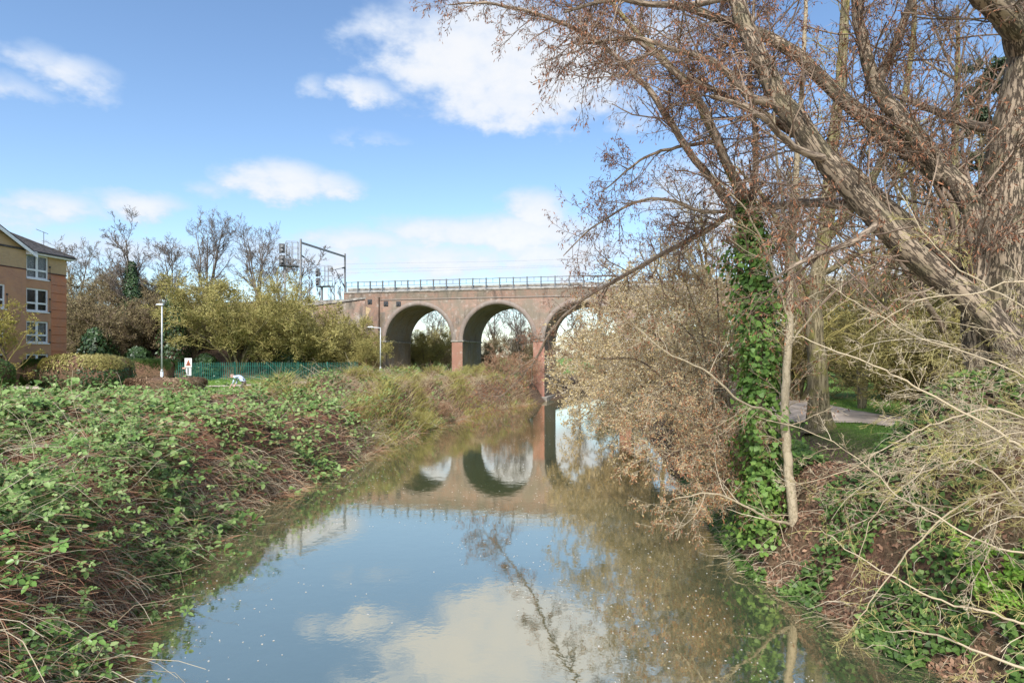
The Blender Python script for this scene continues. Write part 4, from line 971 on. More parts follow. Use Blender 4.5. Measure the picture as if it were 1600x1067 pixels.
def left_bank():
    rng = np.random.default_rng(77); th = empty('bramble_thicket', (-8, 14, 1.5))
    tag(th, 'sprawling green bramble thicket over brown dead canes, covering the near left bank', 'brambles')
    inv = np.array((8, -14, -1.5))
    def child(o): return o
    far = lambda X: 31.2 + .8 * np.sin(X * .5) + 2.5 * sstep(-16, -20, X)
    keep = lambda X, Y: (edgeL(Y) - X > -.45) & (Y < far(X) + .6)
    child(tag(grid_sheet('dead_litter', np.arange(-32, -3, .2), np.arange(1, 36, .2), mound_L, keep, M_['litter'], th), kind='stuff'))
    # candidate positions: denser near the camera
    def cand(n, y0, y1, xmin=-30):
        Y = rng.uniform(y0, y1, n); w = np.minimum(.86 * Y + 3.0, 30); X = edgeL(Y) + .35 - rng.uniform(0, 1, n) * (w + edgeL(Y)).clip(1)
        m = keep(X, Y) & near_view(X, Y, mound_L); return np.stack((X, Y), 1)[m]
    def green(p): return fbm(p[:, 0] * .8 + 9, p[:, 1] * .8, 41, 4) + .45 * (fbm(p[:, 0] * 2.2, p[:, 1] * 2.2, 45, 3) - .5)
    BT = bramble_t()
    def leafset(p, size, seed, lift=(.0, .22)):
        r2 = np.random.default_rng(seed); nv = slope_n(mound_L, p[:, 0], p[:, 1]); pos = np.stack((p[:, 0], p[:, 1], mound_L(p[:, 0], p[:, 1])), 1) + nv * r2.uniform(lift[0], lift[1], len(p))[:, None]
        pos[:, 2] = np.maximum(pos[:, 2], .06)
        n2 = nrm(nv * .7 + np.array((.12, -.25, .75)) + r2.normal(size=nv.shape) * .38)
        return pos, frames(n2, r2), r2.uniform(size * .65, size * 1.3, len(p))
    def runs(q, L, nl, size, seed, r):
        """arching living canes with leaves along them"""
        r2 = np.random.default_rng(seed); P = canes(mound_L, q, r2, L, r, 'twig_cane', 'living_cane_cover', th, .17, 7, (.25, -.15, .75))
        M, N, _ = P.shape; idx = np.repeat(np.arange(M), nl); f = r2.uniform(.12, 1, len(idx)) * (N - 1) * .999; i = f.astype(int); w = (f - i)[:, None]
        p = P[idx, i] * (1 - w) + P[idx, i + 1] * w + r2.normal(size=(len(idx), 3)) * .035; p[:, 2] = np.maximum(p[:, 2], .06)
        return p, frames(np.array((.1, -.25, .85)) + r2.normal(size=p.shape) * .42, r2), size * r2.uniform(.45, 1.35, len(idx))
    # near: full trifoliate leaves
    p = cand(70000, 4.5, 16); g = green(p); p = p[(g > .52) | (rng.uniform(size=len(p)) < .03)]; p = p[:5000]
    pos, rot, s = leafset(p, .13, 3)
    q = cand(9000, 4.5, 16); q = q[(green(q) > .50) | (rng.uniform(size=len(q)) < .12)][:1080]; a_, b_, c_ = runs(q, 1.1, 10, .15, 4, .0035)
    pos = np.vstack((pos, a_)); rot = np.concatenate((rot, b_)); s = np.concatenate((s, c_))
    depth = pos[:, 1]; vis = (np.abs(pos[:, 0] / depth) < .82) & ((CAMZ - pos[:, 2]) / depth < .53)
    order = np.argsort(np.where(vis, depth, 1e9))[:300]; mask = np.ones(len(pos), bool); mask[order] = False
    V, Fc = scatter(BT[0], BT[1], pos[mask], rot[mask], s[mask]); child(tag(mobj('leaf_cover', V, tri_fix(V, Fc), M_['bramble'], th), kind='stuff'))
    lm = mesh_data('leaf', BT[0], tri_fix(BT[0], BT[1]), M_['bramble_near'])
    for k in order:
        o = link('leaf', lm, th); o.matrix_local = Matrix.Translation(Vector((pos[k] + inv).tolist())) @ Matrix(rot[k].tolist()).to_4x4() @ Matrix.Scale(float(s[k]) * 1.1, 4)
    # middle and far: simpler leaves
    p = cand(75000, 14, 35.0); g = green(p); p = p[(g > .52) | (rng.uniform(size=len(p)) < .05)][:9000]
    pos, rot, s = leafset(p, .15, 5); q = cand(9000, 14, 34); q = q[(green(q) > .50) | (rng.uniform(size=len(q)) < .12)][:2150]; a_, b_, c_ = runs(q, 1.2, 9, .17, 6, .005)
    pos = np.vstack((pos, a_)); rot = np.concatenate((rot, b_)); s = np.concatenate((s, c_)); lt = leaf_t(); V, Fc = scatter(lt[0], lt[1], pos, rot, s); child(tag(mobj('leaf_cover', V, tri_fix(V, Fc), M_['bramble'], th), kind='stuff'))
    # dead canes, reddish and tan
    q = cand(30000, 4.5, 16); q = q[(green(q) < .55) | (rng.uniform(size=len(q)) < .4)]
    c = canes(mound_L, q, rng, .75, .0042, 'twig_red', 'dead_cane_cover', th, .22, 5, (.25, -.1, .1))
    q = cand(26000, 15, 34); q = q[(green(q) < .56) | (rng.uniform(size=len(q)) < .4)]
    canes(mound_L, q, rng, .8, .007, 'twig_red', 'dead_cane_cover', th, .2, 4, (.2, -.1, .1))
    q = cand(2600, 5, 32); canes(mound_L, q, rng, 1.7, .007, 'twig_pale', 'pale_cane_cover', th, .25, 6, (.2, -.1, .4))
    # reedy dead grass hanging over the water edge
    Y = rng.uniform(5, 34, 5200); X = edgeL(Y) + rng.uniform(-.6, .2, len(Y)); q = np.stack((X, Y), 1); q = q[fbm(Y * .5, Y * 0 + 2, 51, 3) > .40]
    canes(mound_L, q, rng, .75, .0055, 'twig_pale', 'dead_grass_fringe', th, .42, 5, (.7, -.2, .3))
    for c in th.children:
        if not c.name.startswith('leaf') or c.name.startswith('leaf_cover'): c.location = inv
left_bank()

def grass_blades(name, pts, zf, rng, h, w, mat, parent=None, lean=.35, N=4, bias=(0, 0, 0)):
    K = len(pts); a = rng.uniform(0, 6.283, K); d = nrm(np.stack((np.cos(a) * lean, np.sin(a) * lean, np.ones(K)), 1) * np.array((1, 1, 1)) + np.array(bias) + rng.normal(size=(K, 3)) * .15)
    side = nrm(np.cross(d, rng.normal(size=(K, 3)))) * (w * rng.uniform(.6, 1.4, K))[:, None]; hh = (h * rng.uniform(.45, 1.3, K))[:, None]
    p = np.stack((pts[:, 0], pts[:, 1], zf(pts[:, 0], pts[:, 1]) - .02), 1); mid = p + d * hh * .55; tip = mid + nrm(d + np.stack((np.cos(a), np.sin(a), -.3 * np.ones(K)), 1) * .5 + np.array(bias) * .5) * hh * .5
    V = np.stack((p - side, p + side, mid + side * .7, mid - side * .7, tip), 1).reshape(-1, 3); b0 = np.arange(K)[:, None] * 5
    o = mobj(name, V, [b0 + np.array([[0, 1, 2, 3]]), b0 + np.array([[3, 2, 4]])], M_[mat], parent); o['kind'] = 'stuff'; return o

def mid_bank():
    rng = np.random.default_rng(91)
    def zf(X, Y):
        e = edgeL(Y) - X; return ground_z(X, Y) + (.15 + 1.0 * sstep(.3, .7, fbm(X * .6, Y * .5, 61))) * sstep(-.4, 1.2, e) * sstep(6.6, 4.2, e) * (.25 + .75 * sstep(29, 32.5, Y)) - .05
    keep = lambda X, Y: (edgeL(Y) - X > -.4) & (edgeL(Y) - X < 6.0 + .6 * np.sin(Y)) & (Y > 29)
    s = empty('bank_scrub', (-6, 45, 1.5)); tag(s, 'rough bank of dry tan grass and yellow-green scrub running to the viaduct', 'scrub'); inv = (6, -45, -1.5)
    tag(grid_sheet('dead_litter', np.arange(-22, 4, .3), np.arange(29, 64, .3), zf, keep, M_['litter'], s), kind='stuff')
    n = 52000; Y = rng.uniform(29.5, 63.5, n); X = edgeL(Y) + .3 - rng.uniform(0, 1, n) * 6.9; q = np.stack((X, Y), 1); q = q[keep(X, Y)]
    g = fbm(q[:, 0] * .55, q[:, 1] * .4, 71, 4); u = rng.uniform(size=len(q)) * .2 - .1
    grass_blades('dry_grass', q[g + u < .54], zf, rng, .6, .010, 'dry_grass', s, 1.0, bias=(.1, -.1, 0))
    grass_blades('green_growth', q[g + u >= .54], zf, rng, .8, .014, 'green_scrub', s, .6)
    pl = q[rng.uniform(size=len(q)) < .30]; pl = pl[fbm(pl[:, 0] * .5, pl[:, 1] * .4, 75) + .012 * (40 - pl[:, 1]) > .47]
    nv = slope_n(zf, pl[:, 0], pl[:, 1]); pos = np.stack((pl[:, 0], pl[:, 1], zf(pl[:, 0], pl[:, 1]) + rng.uniform(.1, .5, len(pl))), 1)
    V, Fc = scatter(LEAFQ[0], LEAFQ[1], pos, frames(nv + rng.normal(size=nv.shape) * .5, rng), rng.uniform(.12, .28, len(pl))); tag(mobj('leaf_cover', V, Fc, M_['bramble'], s), kind='stuff')
    k1 = q[rng.uniform(size=len(q)) < .10]; canes(zf, k1, rng, 1.2, .009, 'twig_red', 'dead_cane_cover', s, .2, 5, (.2, -.2, .5))
    k1 = q[rng.uniform(size=len(q)) < .05]; canes(zf, k1, rng, 1.5, .010, 'twig_pale', 'pale_cane_cover', s, .2, 5, (.2, -.1, .7))
    for c in s.children: c.location = inv
    # individual shrubs on the bank
    S1 = bush_meshes(31, 3.2, 4.6, 14, (9, 7, 4), twig='twig_yellow', bud=('green_scrub', 3, .085, .06), rt=.008, base_r=.035, trunk_mat='bark_moss')
    S2 = bush_meshes(32, 3.6, 4.2, 14, (9, 7, 4), twig='twig_red', bud=('tan_leaf', 2, .075, .05), rt=.008, base_r=.035, trunk_mat='bark_brown')
    for px_, Z, top, ms, H0, rz, lab in ((672, 46, 592, S1, 3.4, 0, 'rounded yellow-green shrub leaning over the water on the left bank'), (640, 52, 580, S1, 3.4, 1.3, 'yellow-green shrub just below the first arch'),
                                         (735, 58, 570, S1, 3.4, 2.2, 'yellow-green shrub at the foot of the first river pier'), (708, 54, 588, S2, 3.8, .4, 'red-brown twiggy shrub beside the first river pier'),
                                         (785, 63, 540, S2, 3.8, 1.8, 'tall red-brown shrub in front of the second arch'), (826, 66, 552, S2, 3.8, 3.0, 'red-brown shrub hugging the second river pier'), (765, 61, 572, S2, 3.8, 4.1, 'low brown shrub at the water edge below the second arch'),
                                         (600, 50, 584, S2, 3.8, 5.0, 'tan-brown shrub near the pale lamp post'), (560, 47, 590, S1, 3.4, 5.8, 'low yellowish shrub beside the path end'),
                                         (690, 44, 618, S2, 3.8, .9, 'small red-brown shrub at the waterline in front of the rounded yellow shrub'), (620, 40, 606, S2, 3.8, 2.9, 'brown shrub on the bank crest left of the rounded yellow shrub'),
                                         (585, 37, 618, S1, 3.4, 3.7, 'small yellow-green shrub midway down the left bank'), (655, 39, 640, S1, 3.4, 4.6, 'small yellow-green shrub low by the water, nearest of the bank shrubs'), (545, 35, 622, S2, 3.8, 5.3, 'small brown shrub where the brambles end')):
        X = (px_ - 800) / F * Z; z = max(float(ground_z(X, Z)), .1); H = CAMZ + (HOR - top) / F * Z - z
        plant('bank_shrub', ms, (X, Z, z), lab, 'shrub', 'shrubs on the left river bank', H / top_of(ms), rz)
    # turf beside the path
    n = 15000; X = rng.uniform(-34, -9, n); Y = rng.uniform(42, 63, n); m = land_e(X, Y) > 6
    o = grass_blades('turf', np.stack((X, Y), 1)[m], ground_z, rng, .12, .016, 'grass'); tag(o, 'bright green turf strip between the path and green fence', 'grass')
mid_bank()

# ------------------------------------------------------------------ right bank
def limb_set(specs):
    """specs: list of (pixel points with depth, r0, r1) -> list of (P(1,N,3), R(1,N))"""
    out = []
    for pts, r0, r1 in specs:
        w = [px(x, y, Z) for x, y, Z in pts]; P = poly(w, (len(w) - 1) * 5 + 1, .012, RNG); N = P.shape[1]
        out.append((P, np.linspace(1, 0, N)[None] ** .8 * (r0 - r1) + r1))
    return out
def resample(Ps, Rs, N=24):
    out = []; outR = []
    for P, R in zip(Ps, Rs):
        t = np.linspace(0, 1, P.shape[1]); u = np.linspace(0, 1, N); out.append(np.stack([np.interp(u, t, P[0, :, k]) for k in range(3)], 1)); outR.append(np.interp(u, t, R[0]))
    return np.array(out), np.array(outR)
def rough_tube(P, R, sides, rng, amp=.06):
    """trunk with an uneven, furrowed section -> vertices, faces, bark coordinates (round the stem, along it)"""
    N0 = P.shape[1]; ln = np.concatenate(([0], np.cumsum(np.linalg.norm(np.diff(P[0], axis=0), axis=1)))); N = int(min(160, max(N0, ln[-1] / .12)))
    u = np.linspace(0, ln[-1], N); P = np.stack([np.interp(u, ln, P[0, :, k]) for k in range(3)], 1)[None]; R = np.interp(u, ln, R[0])[None]
    V, Fq = tubes(P, R, sides); V = V.reshape(N, sides, 3); c = P[0][:, None, :]
    a = np.arange(sides)[None] * 2 * np.pi / sides; k = u[:, None]; sd = int(rng.integers(1000))
    d = 1 + amp * (np.sin(a * 2 + k * .9 + sd) * .6 + np.sin(a * 3 + 1.7 - k * .6) * .5)
    if sides >= 24:
        cx, cy = np.cos(a) * R[0][:, None] * 7, np.sin(a) * R[0][:, None] * 7
        rid = np.abs(fbm(cx + 40 + k * .35, cy + 40 + k * .7, sd, 3) - .5); d = d + np.minimum(rid * 3.2, .5) * .10 - .03
    V = c + (V - c) * d[..., None]
    bc = np.stack((np.cos(a) * R[0][:, None], np.sin(a) * R[0][:, None], np.broadcast_to(k, (N, sides))), -1)
    return V.reshape(-1, 3), Fq, bc.reshape(-1, 3)
def bark_obj(name, vfb, base, mat, parent):
    V, Fq, bc = vfb; o = mobj(name, local(V, base), Fq, M_[mat], parent, smooth=True)
    at = o.data.attributes.new('barkco', 'FLOAT_VECTOR', 'POINT'); at.data.foreach_set('vector', bc.astype(np.float32).ravel()); return o
def local(V, base): return V - np.array(base)
def seglen(limbs): return [np.linalg.norm(np.diff(P[0], axis=0), axis=1).sum() for P, R in limbs]

def twig_system(limbs, rng, dens=(4.2, 7, 5), len1=1.5, rt=.004, bias1=(0, 0, .02), bias3=(0, 0, -.12), t0=.18, ang=(30, 75), cap=.016):
    parts = []; L1 = []; R1 = []
    for (P, R), ln in zip(limbs, seglen(limbs)):
        n = max(3, int(dens[0] * ln * (1 - t0)))
        p, r = grow(P, R, n, rng, (t0, 1), 1, ang, 6, bias1, .16, .42, rt * 1.8, .35, absL=len1); L1.append(p); R1.append(np.minimum(r, cap))
    P1 = np.vstack(L1); R1 = np.vstack(R1)
    P2, R2 = grow(P1, R1, dens[1], rng, (.15, 1), .45, (25, 65), 4, bias1, .2, .6, rt * 1.2, .3)
    P3, R3 = grow(P2, R2, dens[2], rng, (.2, 1), .55, (20, 60), 3, bias3, .2, .7, rt, .3)
    return P1, R1, P2, R2, P3, R3
CATK = (np.array([(0, 0, 0), (.5, .13, .05), (1, 0, 0), (.5, -.13, .05), (.5, 0, -.12)]), np.array([(0, 1, 2, 4), (0, 4, 2, 3)]))

def add_twigs(root, base, sys_, mat, cat=None, rng=None):
    P1, R1, P2, R2, P3, R3 = sys_; b = np.array(base)
    o = mobj('crown', *join([tubes(P1 - b, R1, 4), tubes(P2 - b, R2, 3), ribbons(P3 - b, R3)]), M_[mat], root, smooth=True); o['kind'] = 'stuff'
    if cat:
        V, Fc = leaves_on(P3 - b, cat[1], rng, CATK, cat[2], .3, .01, .7, .7)
        o = mobj('catkin_cover', V, Fc, M_[cat[0]], root); o['kind'] = 'stuff'

def great_tree():
    rng = np.random.default_rng(101); base = px(1556, 700, 12.4); base[2] = float(ground_z(base[0], base[1]))
    t = empty('willow_tree', base); tag(t, 'massive furrowed old tree at the right edge with limbs leaning far over the river', 'tree')
    trunk = limb_set([([(1575, 745, 12.5), (1570, 640, 12.5), (1560, 520, 12.4), (1560, 420, 12.3), (1574, 310, 12.3), (1592, 190, 12.3), (1612, 60, 12.4), (1640, -120, 12.5)], .63, .30)])[0]
    bark_obj('trunk', rough_tube(trunk[0], trunk[1], 72, rng, .05), base, 'bark_big', t)
    big = [([(1535, 730, 12.1), (1528, 600, 12.0), (1522, 480, 11.9), (1528, 380, 11.9), (1512, 310, 12.0), (1470, 262, 12.2), (1420, 200, 12.4), (1370, 138, 12.6), (1348, 70, 12.8), (1335, -10, 13), (1320, -120, 13.2)], .24, .07),
           ([(1600, 575, 11.4), (1530, 480, 11.5), (1436, 405, 11.6), (1319, 281, 11.8), (1225, 164, 12.1), (1176, 70, 12.4), (1150, -5, 12.8), (1130, -110, 13)], .25, .12),
           ([(1478, 278, 12.2), (1436, 248, 12.5), (1342, 178, 13), (1225, 72, 13.5), (1131, 33, 14), (1050, 5, 14.5)], .20, .05),
           ([(1535, 440, 12.2), (1412, 345, 13), (1319, 262, 13.5), (1240, 205, 14), (1150, 160, 14.5), (1075, 118, 15)], .19, .04),
           ([(1345, 325, 11.8), (1300, 318, 12.3), (1239, 319, 13.2), (1150, 333, 14.8), (1094, 366, 16.2), (990, 422, 19), (911, 469, 21.5), (862, 515, 23), (838, 560, 24), (800, 605, 25), (756, 640, 26)], .10, .016),
           ([(1604, 80, 12.3), (1585, 40, 12), (1540, -5, 11.6), (1490, -60, 11.2)], .30, .16),
           ([(1562, 200, 12.4), (1540, 200, 12.6), (1500, 190, 13), (1440, 165, 13.5), (1400, 150, 14)], .12, .04),
           ([(1368, 135, 12.6), (1390, 90, 12.5), (1415, 30, 12.4), (1430, -30, 12.3)], .10, .05),
           ([(1225, 164, 12.1), (1170, 150, 12), (1120, 100, 12), (1060, 80, 12), (985, 60, 12.1), (900, 70, 12.3)], .09, .02),
           ([(1290, 250, 11.8), (1240, 230, 11.4), (1180, 175, 11), (1110, 150, 10.8)], .08, .02),
           ([(1150, -5, 12.8), (1060, 10, 12.4), (960, 0, 12), (880, 20, 11.9)], .08, .02),
           ([(1380, 345, 11.7), (1330, 380, 11.2), (1270, 400, 10.8), (1200, 440, 10.5)], .07, .02)]
    L = limb_set(big)
    for P, R in L:
        thick = R.max() > .15; bark_obj('limb', rough_tube(P, R, 40 if R.max() > .3 else 24 if thick else 8, rng, .05 if thick else .02), base, 'bark_big' if thick else 'bark_limb', t)
    sys_ = twig_system(L, rng, (5.6, 8, 7), 1.9, .0038)
    add_twigs(t, base, sys_, 'twig_brown', ('catkin', 1, .09), rng)
great_tree()

def ivy_tree():
    rng = np.random.default_rng(111); base = px(1192, 830, 14.2); base[2] = float(ground_z(base[0], base[1]))
    t = empty('ivy_clad_tree', base); tag(t, 'slim tree wrapped in bright green ivy beside the pale sapling, boughs spreading left', 'tree')
    specs = [([(1196, 850, 14.2), (1192, 740, 14.2), (1188, 600, 14.2), (1182, 460, 14.2), (1172, 350, 14.3), (1150, 290, 14.4), (1100, 180, 14.7), (1061, 118, 15), (990, 45, 15.5), (930, -30, 16)], .17, .04),
             ([(1178, 400, 14.3), (1140, 320, 14.4), (1075, 234, 14.6), (1014, 140, 14.8), (940, 70, 15), (850, 26, 15.2), (760, 5, 15.4), (700, 8, 15.6)], .10, .012),
             ([(1180, 330, 14.3), (1131, 244, 14.1), (1098, 164, 14), (1047, 108, 13.9), (990, 60, 13.8), (930, 40, 13.8)], .09, .02),
             ([(1172, 350, 14.3), (1180, 230, 14.4), (1172, 110, 14.5), (1180, -20, 14.6)], .08, .03),
             ([(1120, 220, 14.6), (1060, 230, 14.8), (1000, 250, 15), (940, 300, 15.2)], .05, .012),
             ([(1165, 330, 14.3), (1100, 330, 14.8), (1020, 310, 15.3), (940, 345, 15.8), (880, 400, 16)], .05, .012)]
    L = limb_set(specs)
    for i, (P, R) in enumerate(L):
        bark_obj('trunk' if i == 0 else 'limb', rough_tube(P, R, 9, rng, .03), base, 'bark_limb_moss' if i == 0 else 'bark_limb', t)
    add_twigs(t, base, twig_system(L, rng, (5.4, 8, 7), 1.7, .0038, t0=.3), 'twig_brown', ('catkin', 1, .085), rng)
    # ivy: about 300 of the nearest leaves singly, the rest as one cover
    P = L[0][0][0][:24] - base; n = 7500
    f = rng.uniform(0, len(P) - 1.001, n); i = f.astype(int); w = (f - i)[:, None]; c = P[i] * (1 - w) + P[i + 1] * w; tt = f / (len(P) - 1)
    a = rng.uniform(0, 6.283, n); prof = np.interp(tt, [0, .12, .35, .5, .7, .85, 1], [.75, .42, .60, .40, .62, .30, .14])
    rr = (prof * (.15 + 1.55 * fbm(a * 1.4, tt * 16, 33)) * (1 + .35 * rng.normal(size=n).clip(-1, 2)) * np.sqrt(rng.uniform(.3, 1, n)))[:, None]; outv = np.stack((np.cos(a), np.sin(a), 0 * a), 1)
    pos = c + outv * rr; rot = frames(outv + rng.normal(size=(n, 3)) * .4 + np.array((0, 0, .4)), rng); s = rng.uniform(.05, .15, n)
    front = np.argsort(np.where(outv[:, 1] < -.3, -s * 10 + pos[:, 1] * 3, 1e6))[:300]; m = np.ones(n, bool); m[front] = False
    V, Fc = scatter(IVY[0], IVY[1], pos[m], rot[m], s[m]); tag(mobj('ivy_cover', V, tri_fix(V, Fc), M_['ivy'], t), kind='stuff')
    lm = mesh_data('ivy_leaf', IVY[0], tri_fix(IVY[0], IVY[1]), M_['ivy'])
    for k in front:
        o = link('ivy_leaf', lm, t); o.matrix_local = Matrix.Translation(Vector(pos[k].tolist())) @ Matrix(rot[k].tolist()).to_4x4() @ Matrix.Scale(float(s[k]), 4)
ivy_tree()

def pale_sapling():
    rng = np.random.default_rng(121); base = px(1240, 826, 13.6)
    t = empty('sapling', base); tag(t, 'slender smooth pale-barked sapling standing at the right water edge', 'tree')
    specs = [([(1246, 960, 13.6), (1242, 850, 13.6), (1240, 815, 13.6), (1231, 720, 13.6), (1226, 640, 13.6), (1230, 560, 13.6), (1236, 430, 13.6), (1241, 330, 13.6), (1249, 200, 13.7), (1256, 70, 13.8), (1262, -60, 13.9)], .118, .03),
             ([(1226, 662, 13.6), (1195, 640, 13.4), (1159, 628, 13.2), (1097, 576, 12.9), (1040, 550, 12.7), (985, 500, 12.6)], .032, .007),
             ([(1237, 818, 13.6), (1205, 812, 13.3), (1165, 790, 13.0), (1110, 770, 12.8), (1050, 780, 12.7)], .035, .007),
             ([(1236, 430, 13.6), (1225, 330, 13.4), (1212, 220, 13.3), (1205, 90, 13.2)], .035, .012),
             ([(1233, 500, 13.6), (1200, 400, 13.3), (1165, 330, 13.0), (1110, 270, 12.8)], .03, .008),
             ([(1238, 380, 13.6), (1290, 300, 13.5), (1330, 230, 13.4)], .03, .008),
             ([(1230, 545, 13.6), (1280, 480, 13.2), (1330, 430, 12.9), (1400, 400, 12.6)], .025, .006)]
    L = limb_set(specs)
    for i, (P, R) in enumerate(L):
        bark_obj('trunk' if i == 0 else 'limb', rough_tube(P, R, 12 if i == 0 else 6, rng, .015), base, 'bark_pale', t)
    add_twigs(t, base, twig_system(L, rng, (3.6, 6, 5), 1.2, .0032, t0=.15, cap=.009), 'twig_pale', ('catkin', 1, .075), rng)
pale_sapling()

def right_trees():
    rng = np.random.default_rng(131)
    # brown trunk beside the path
    b = np.array(gpt(1279, 20.6)); t = empty('path_tree', b); tag(t, 'brown-trunked tree rooted beside the pale path on the right bank', 'tree')
    L = limb_set([([(1281, 676, 20.6), (1279, 640, 20.6), (1276, 560, 20.6), (1272, 470, 20.6), (1290, 360, 20.6), (1300, 240, 20.6), (1315, 100, 20.7), (1325, -60, 20.8)], .34, .10), ([(1274, 480, 20.6), (1240, 400, 20.4), (1200, 320, 20.2), (1150, 260, 20)], .14, .03),
                  ([(1285, 380, 20.6), (1350, 300, 20.4), (1400, 200, 20.2), (1425, 80, 20.1), (1430, -40, 20)], .15, .05), ([(1280, 430, 20.6), (1360, 390, 20), (1440, 380, 19.5)], .10, .03)])
    for i, (P, R) in enumerate(L):
        if i == 0: R = R + .25 * np.exp(-np.linspace(0, 14, R.shape[1]))[None]
        bark_obj('trunk' if i == 0 else 'limb', rough_tube(P, R, 24, rng, .05), b, 'bark_limb_moss', t)
    add_twigs(t, b, twig_system(L, rng, (2.4, 7, 5), 2.2, .006, t0=.25), 'twig_olive', None, rng)
    T4 = bare_tree_meshes(41, 13, 1.05, .2, 'bark_moss', 'twig_brown', 1, (13, 8, 6, 5), .008, .12, .2)
    T5 = bare_tree_meshes(42, 13, 1.2, .2, 'bark_moss', 'twig_mid', 2, (10, 8, 6, 5), .008, .10, .2)
    for px_, Z, top, T, rz, lab in ((1470, 19.5, -90, T4, .4, 'upright mossy tree behind the massive tree, trunk rising straight beside it'), (1345, 27, 150, T5, 1.2, 'olive-twigged tree behind the pale sapling'), (1560, 27, 130, T5, 2.8, 'olive-twigged tree behind the massive trunk'),
                                    (1130, 42, 250, T5, 4.1, 'hazy tree behind the overhanging willow scrub'), (1420, 36, 120, T4, 5.0, 'brown-twigged tree deeper in the park right of the path'), (1240, 38, 190, T4, 2.2, 'brown-twigged tree beyond the ivy-clad tree'),
                                    (1040, 55, 330, T4, 3.3, 'farther bare tree above the willow scrub near the viaduct'), (1520, 45, 150, T5, .9, 'distant olive-twigged tree low at the right')):
        X = (px_ - 800) / F * Z; z = float(ground_z(X, Z)); H = CAMZ + (HOR - top) / F * Z - z
        plant('park_tree', T, (X, Z, z), lab, 'tree', 'trees of the right bank park', H / top_of(T), rz)
    # low bushes closing the view through the park
    BP = bush_meshes(43, 5, 7, 14, (9, 8, 5), twig='twig_olive', bud=('bud_olive', 3, .10, .07), rt=.010)
    BQ = bush_meshes(44, 5, 7, 14, (9, 8, 5), twig='twig_olive', bud=('bud_brown', 3, .10, .07), rt=.010)
    for px_, Z, top, ms, rz, lab in ((1450, 22, 430, BP, 0, 'yellow-olive bush right of the path, behind the ivy thicket'), (1560, 20, 440, BQ, 1, 'brown bush beneath the massive tree'), (1400, 32, 440, BQ, 2, 'brown bush far behind the path'),
                                     (1500, 30, 420, BP, 3, 'tall olive bush deep behind the ivy thicket'), (1330, 46, 480, BP, 4, 'distant olive bush beyond the park lawn'), (1240, 32, 430, BQ, 5, 'brown bush behind the sapling'), (1180, 36, 440, BP, .7, 'olive bush behind the ivy-clad tree'),
                                     (1270, 60, 500, BQ, 1.7, 'far brown bush across the lawn'), (1600, 34, 430, BP, 2.7, 'olive bush at the far right edge'), (1390, 60, 490, BQ, 3.7, 'far brown bush right of the lawn')):
        X = (px_ - 800) / F * Z; z = float(ground_z(X, Z)); H = CAMZ + (HOR - top) / F * Z - z
        plant('park_bush', ms, (X, Z, z), lab, 'bush', 'bushes of the right bank park', H / top_of(ms), rz)
    # conifer behind
    C = {}; r2 = np.random.default_rng(46); P0 = poly([(0, 0, 0), (.1, 0, 6), (0, .1, 13)], 14); R0 = np.linspace(.22, .03, 14)[None]
    P1, R1 = grow(P0, R0, 90, r2, (.25, 1), .22, (65, 95), 5, (0, 0, -.05), .08, .4, .015, .7); P2, R2 = grow(P1, R1, 9, r2, (.15, 1), .35, (30, 60), 3, (0, 0, -.05), .1, .6, .008, .3)
    C['trunk'] = mesh_data('trunk', *tubes(P0, R0, 8), M_['bark_brown'], smooth=True); C['crown'] = mesh_data('crown', *join([tubes(P1, R1, 3), tubes(P2, R2, 3)]), M_['twig_brown'])
    V, Fc = leaves_on(P2, 14, r2, LEAFQ, .22, 0, .03, .6); C['foliage'] = mesh_data('foliage', V, Fc, M_['conifer'])
    X = (1545 - 800) / F * 30; z = float(ground_z(X, 30)); plant('conifer_tree', C, (X, 30, z), 'dark evergreen conifer showing between limbs left of the massive trunk', 'tree', None, (CAMZ + (HOR - 95) / F * 30 - z) / 13)
right_trees()

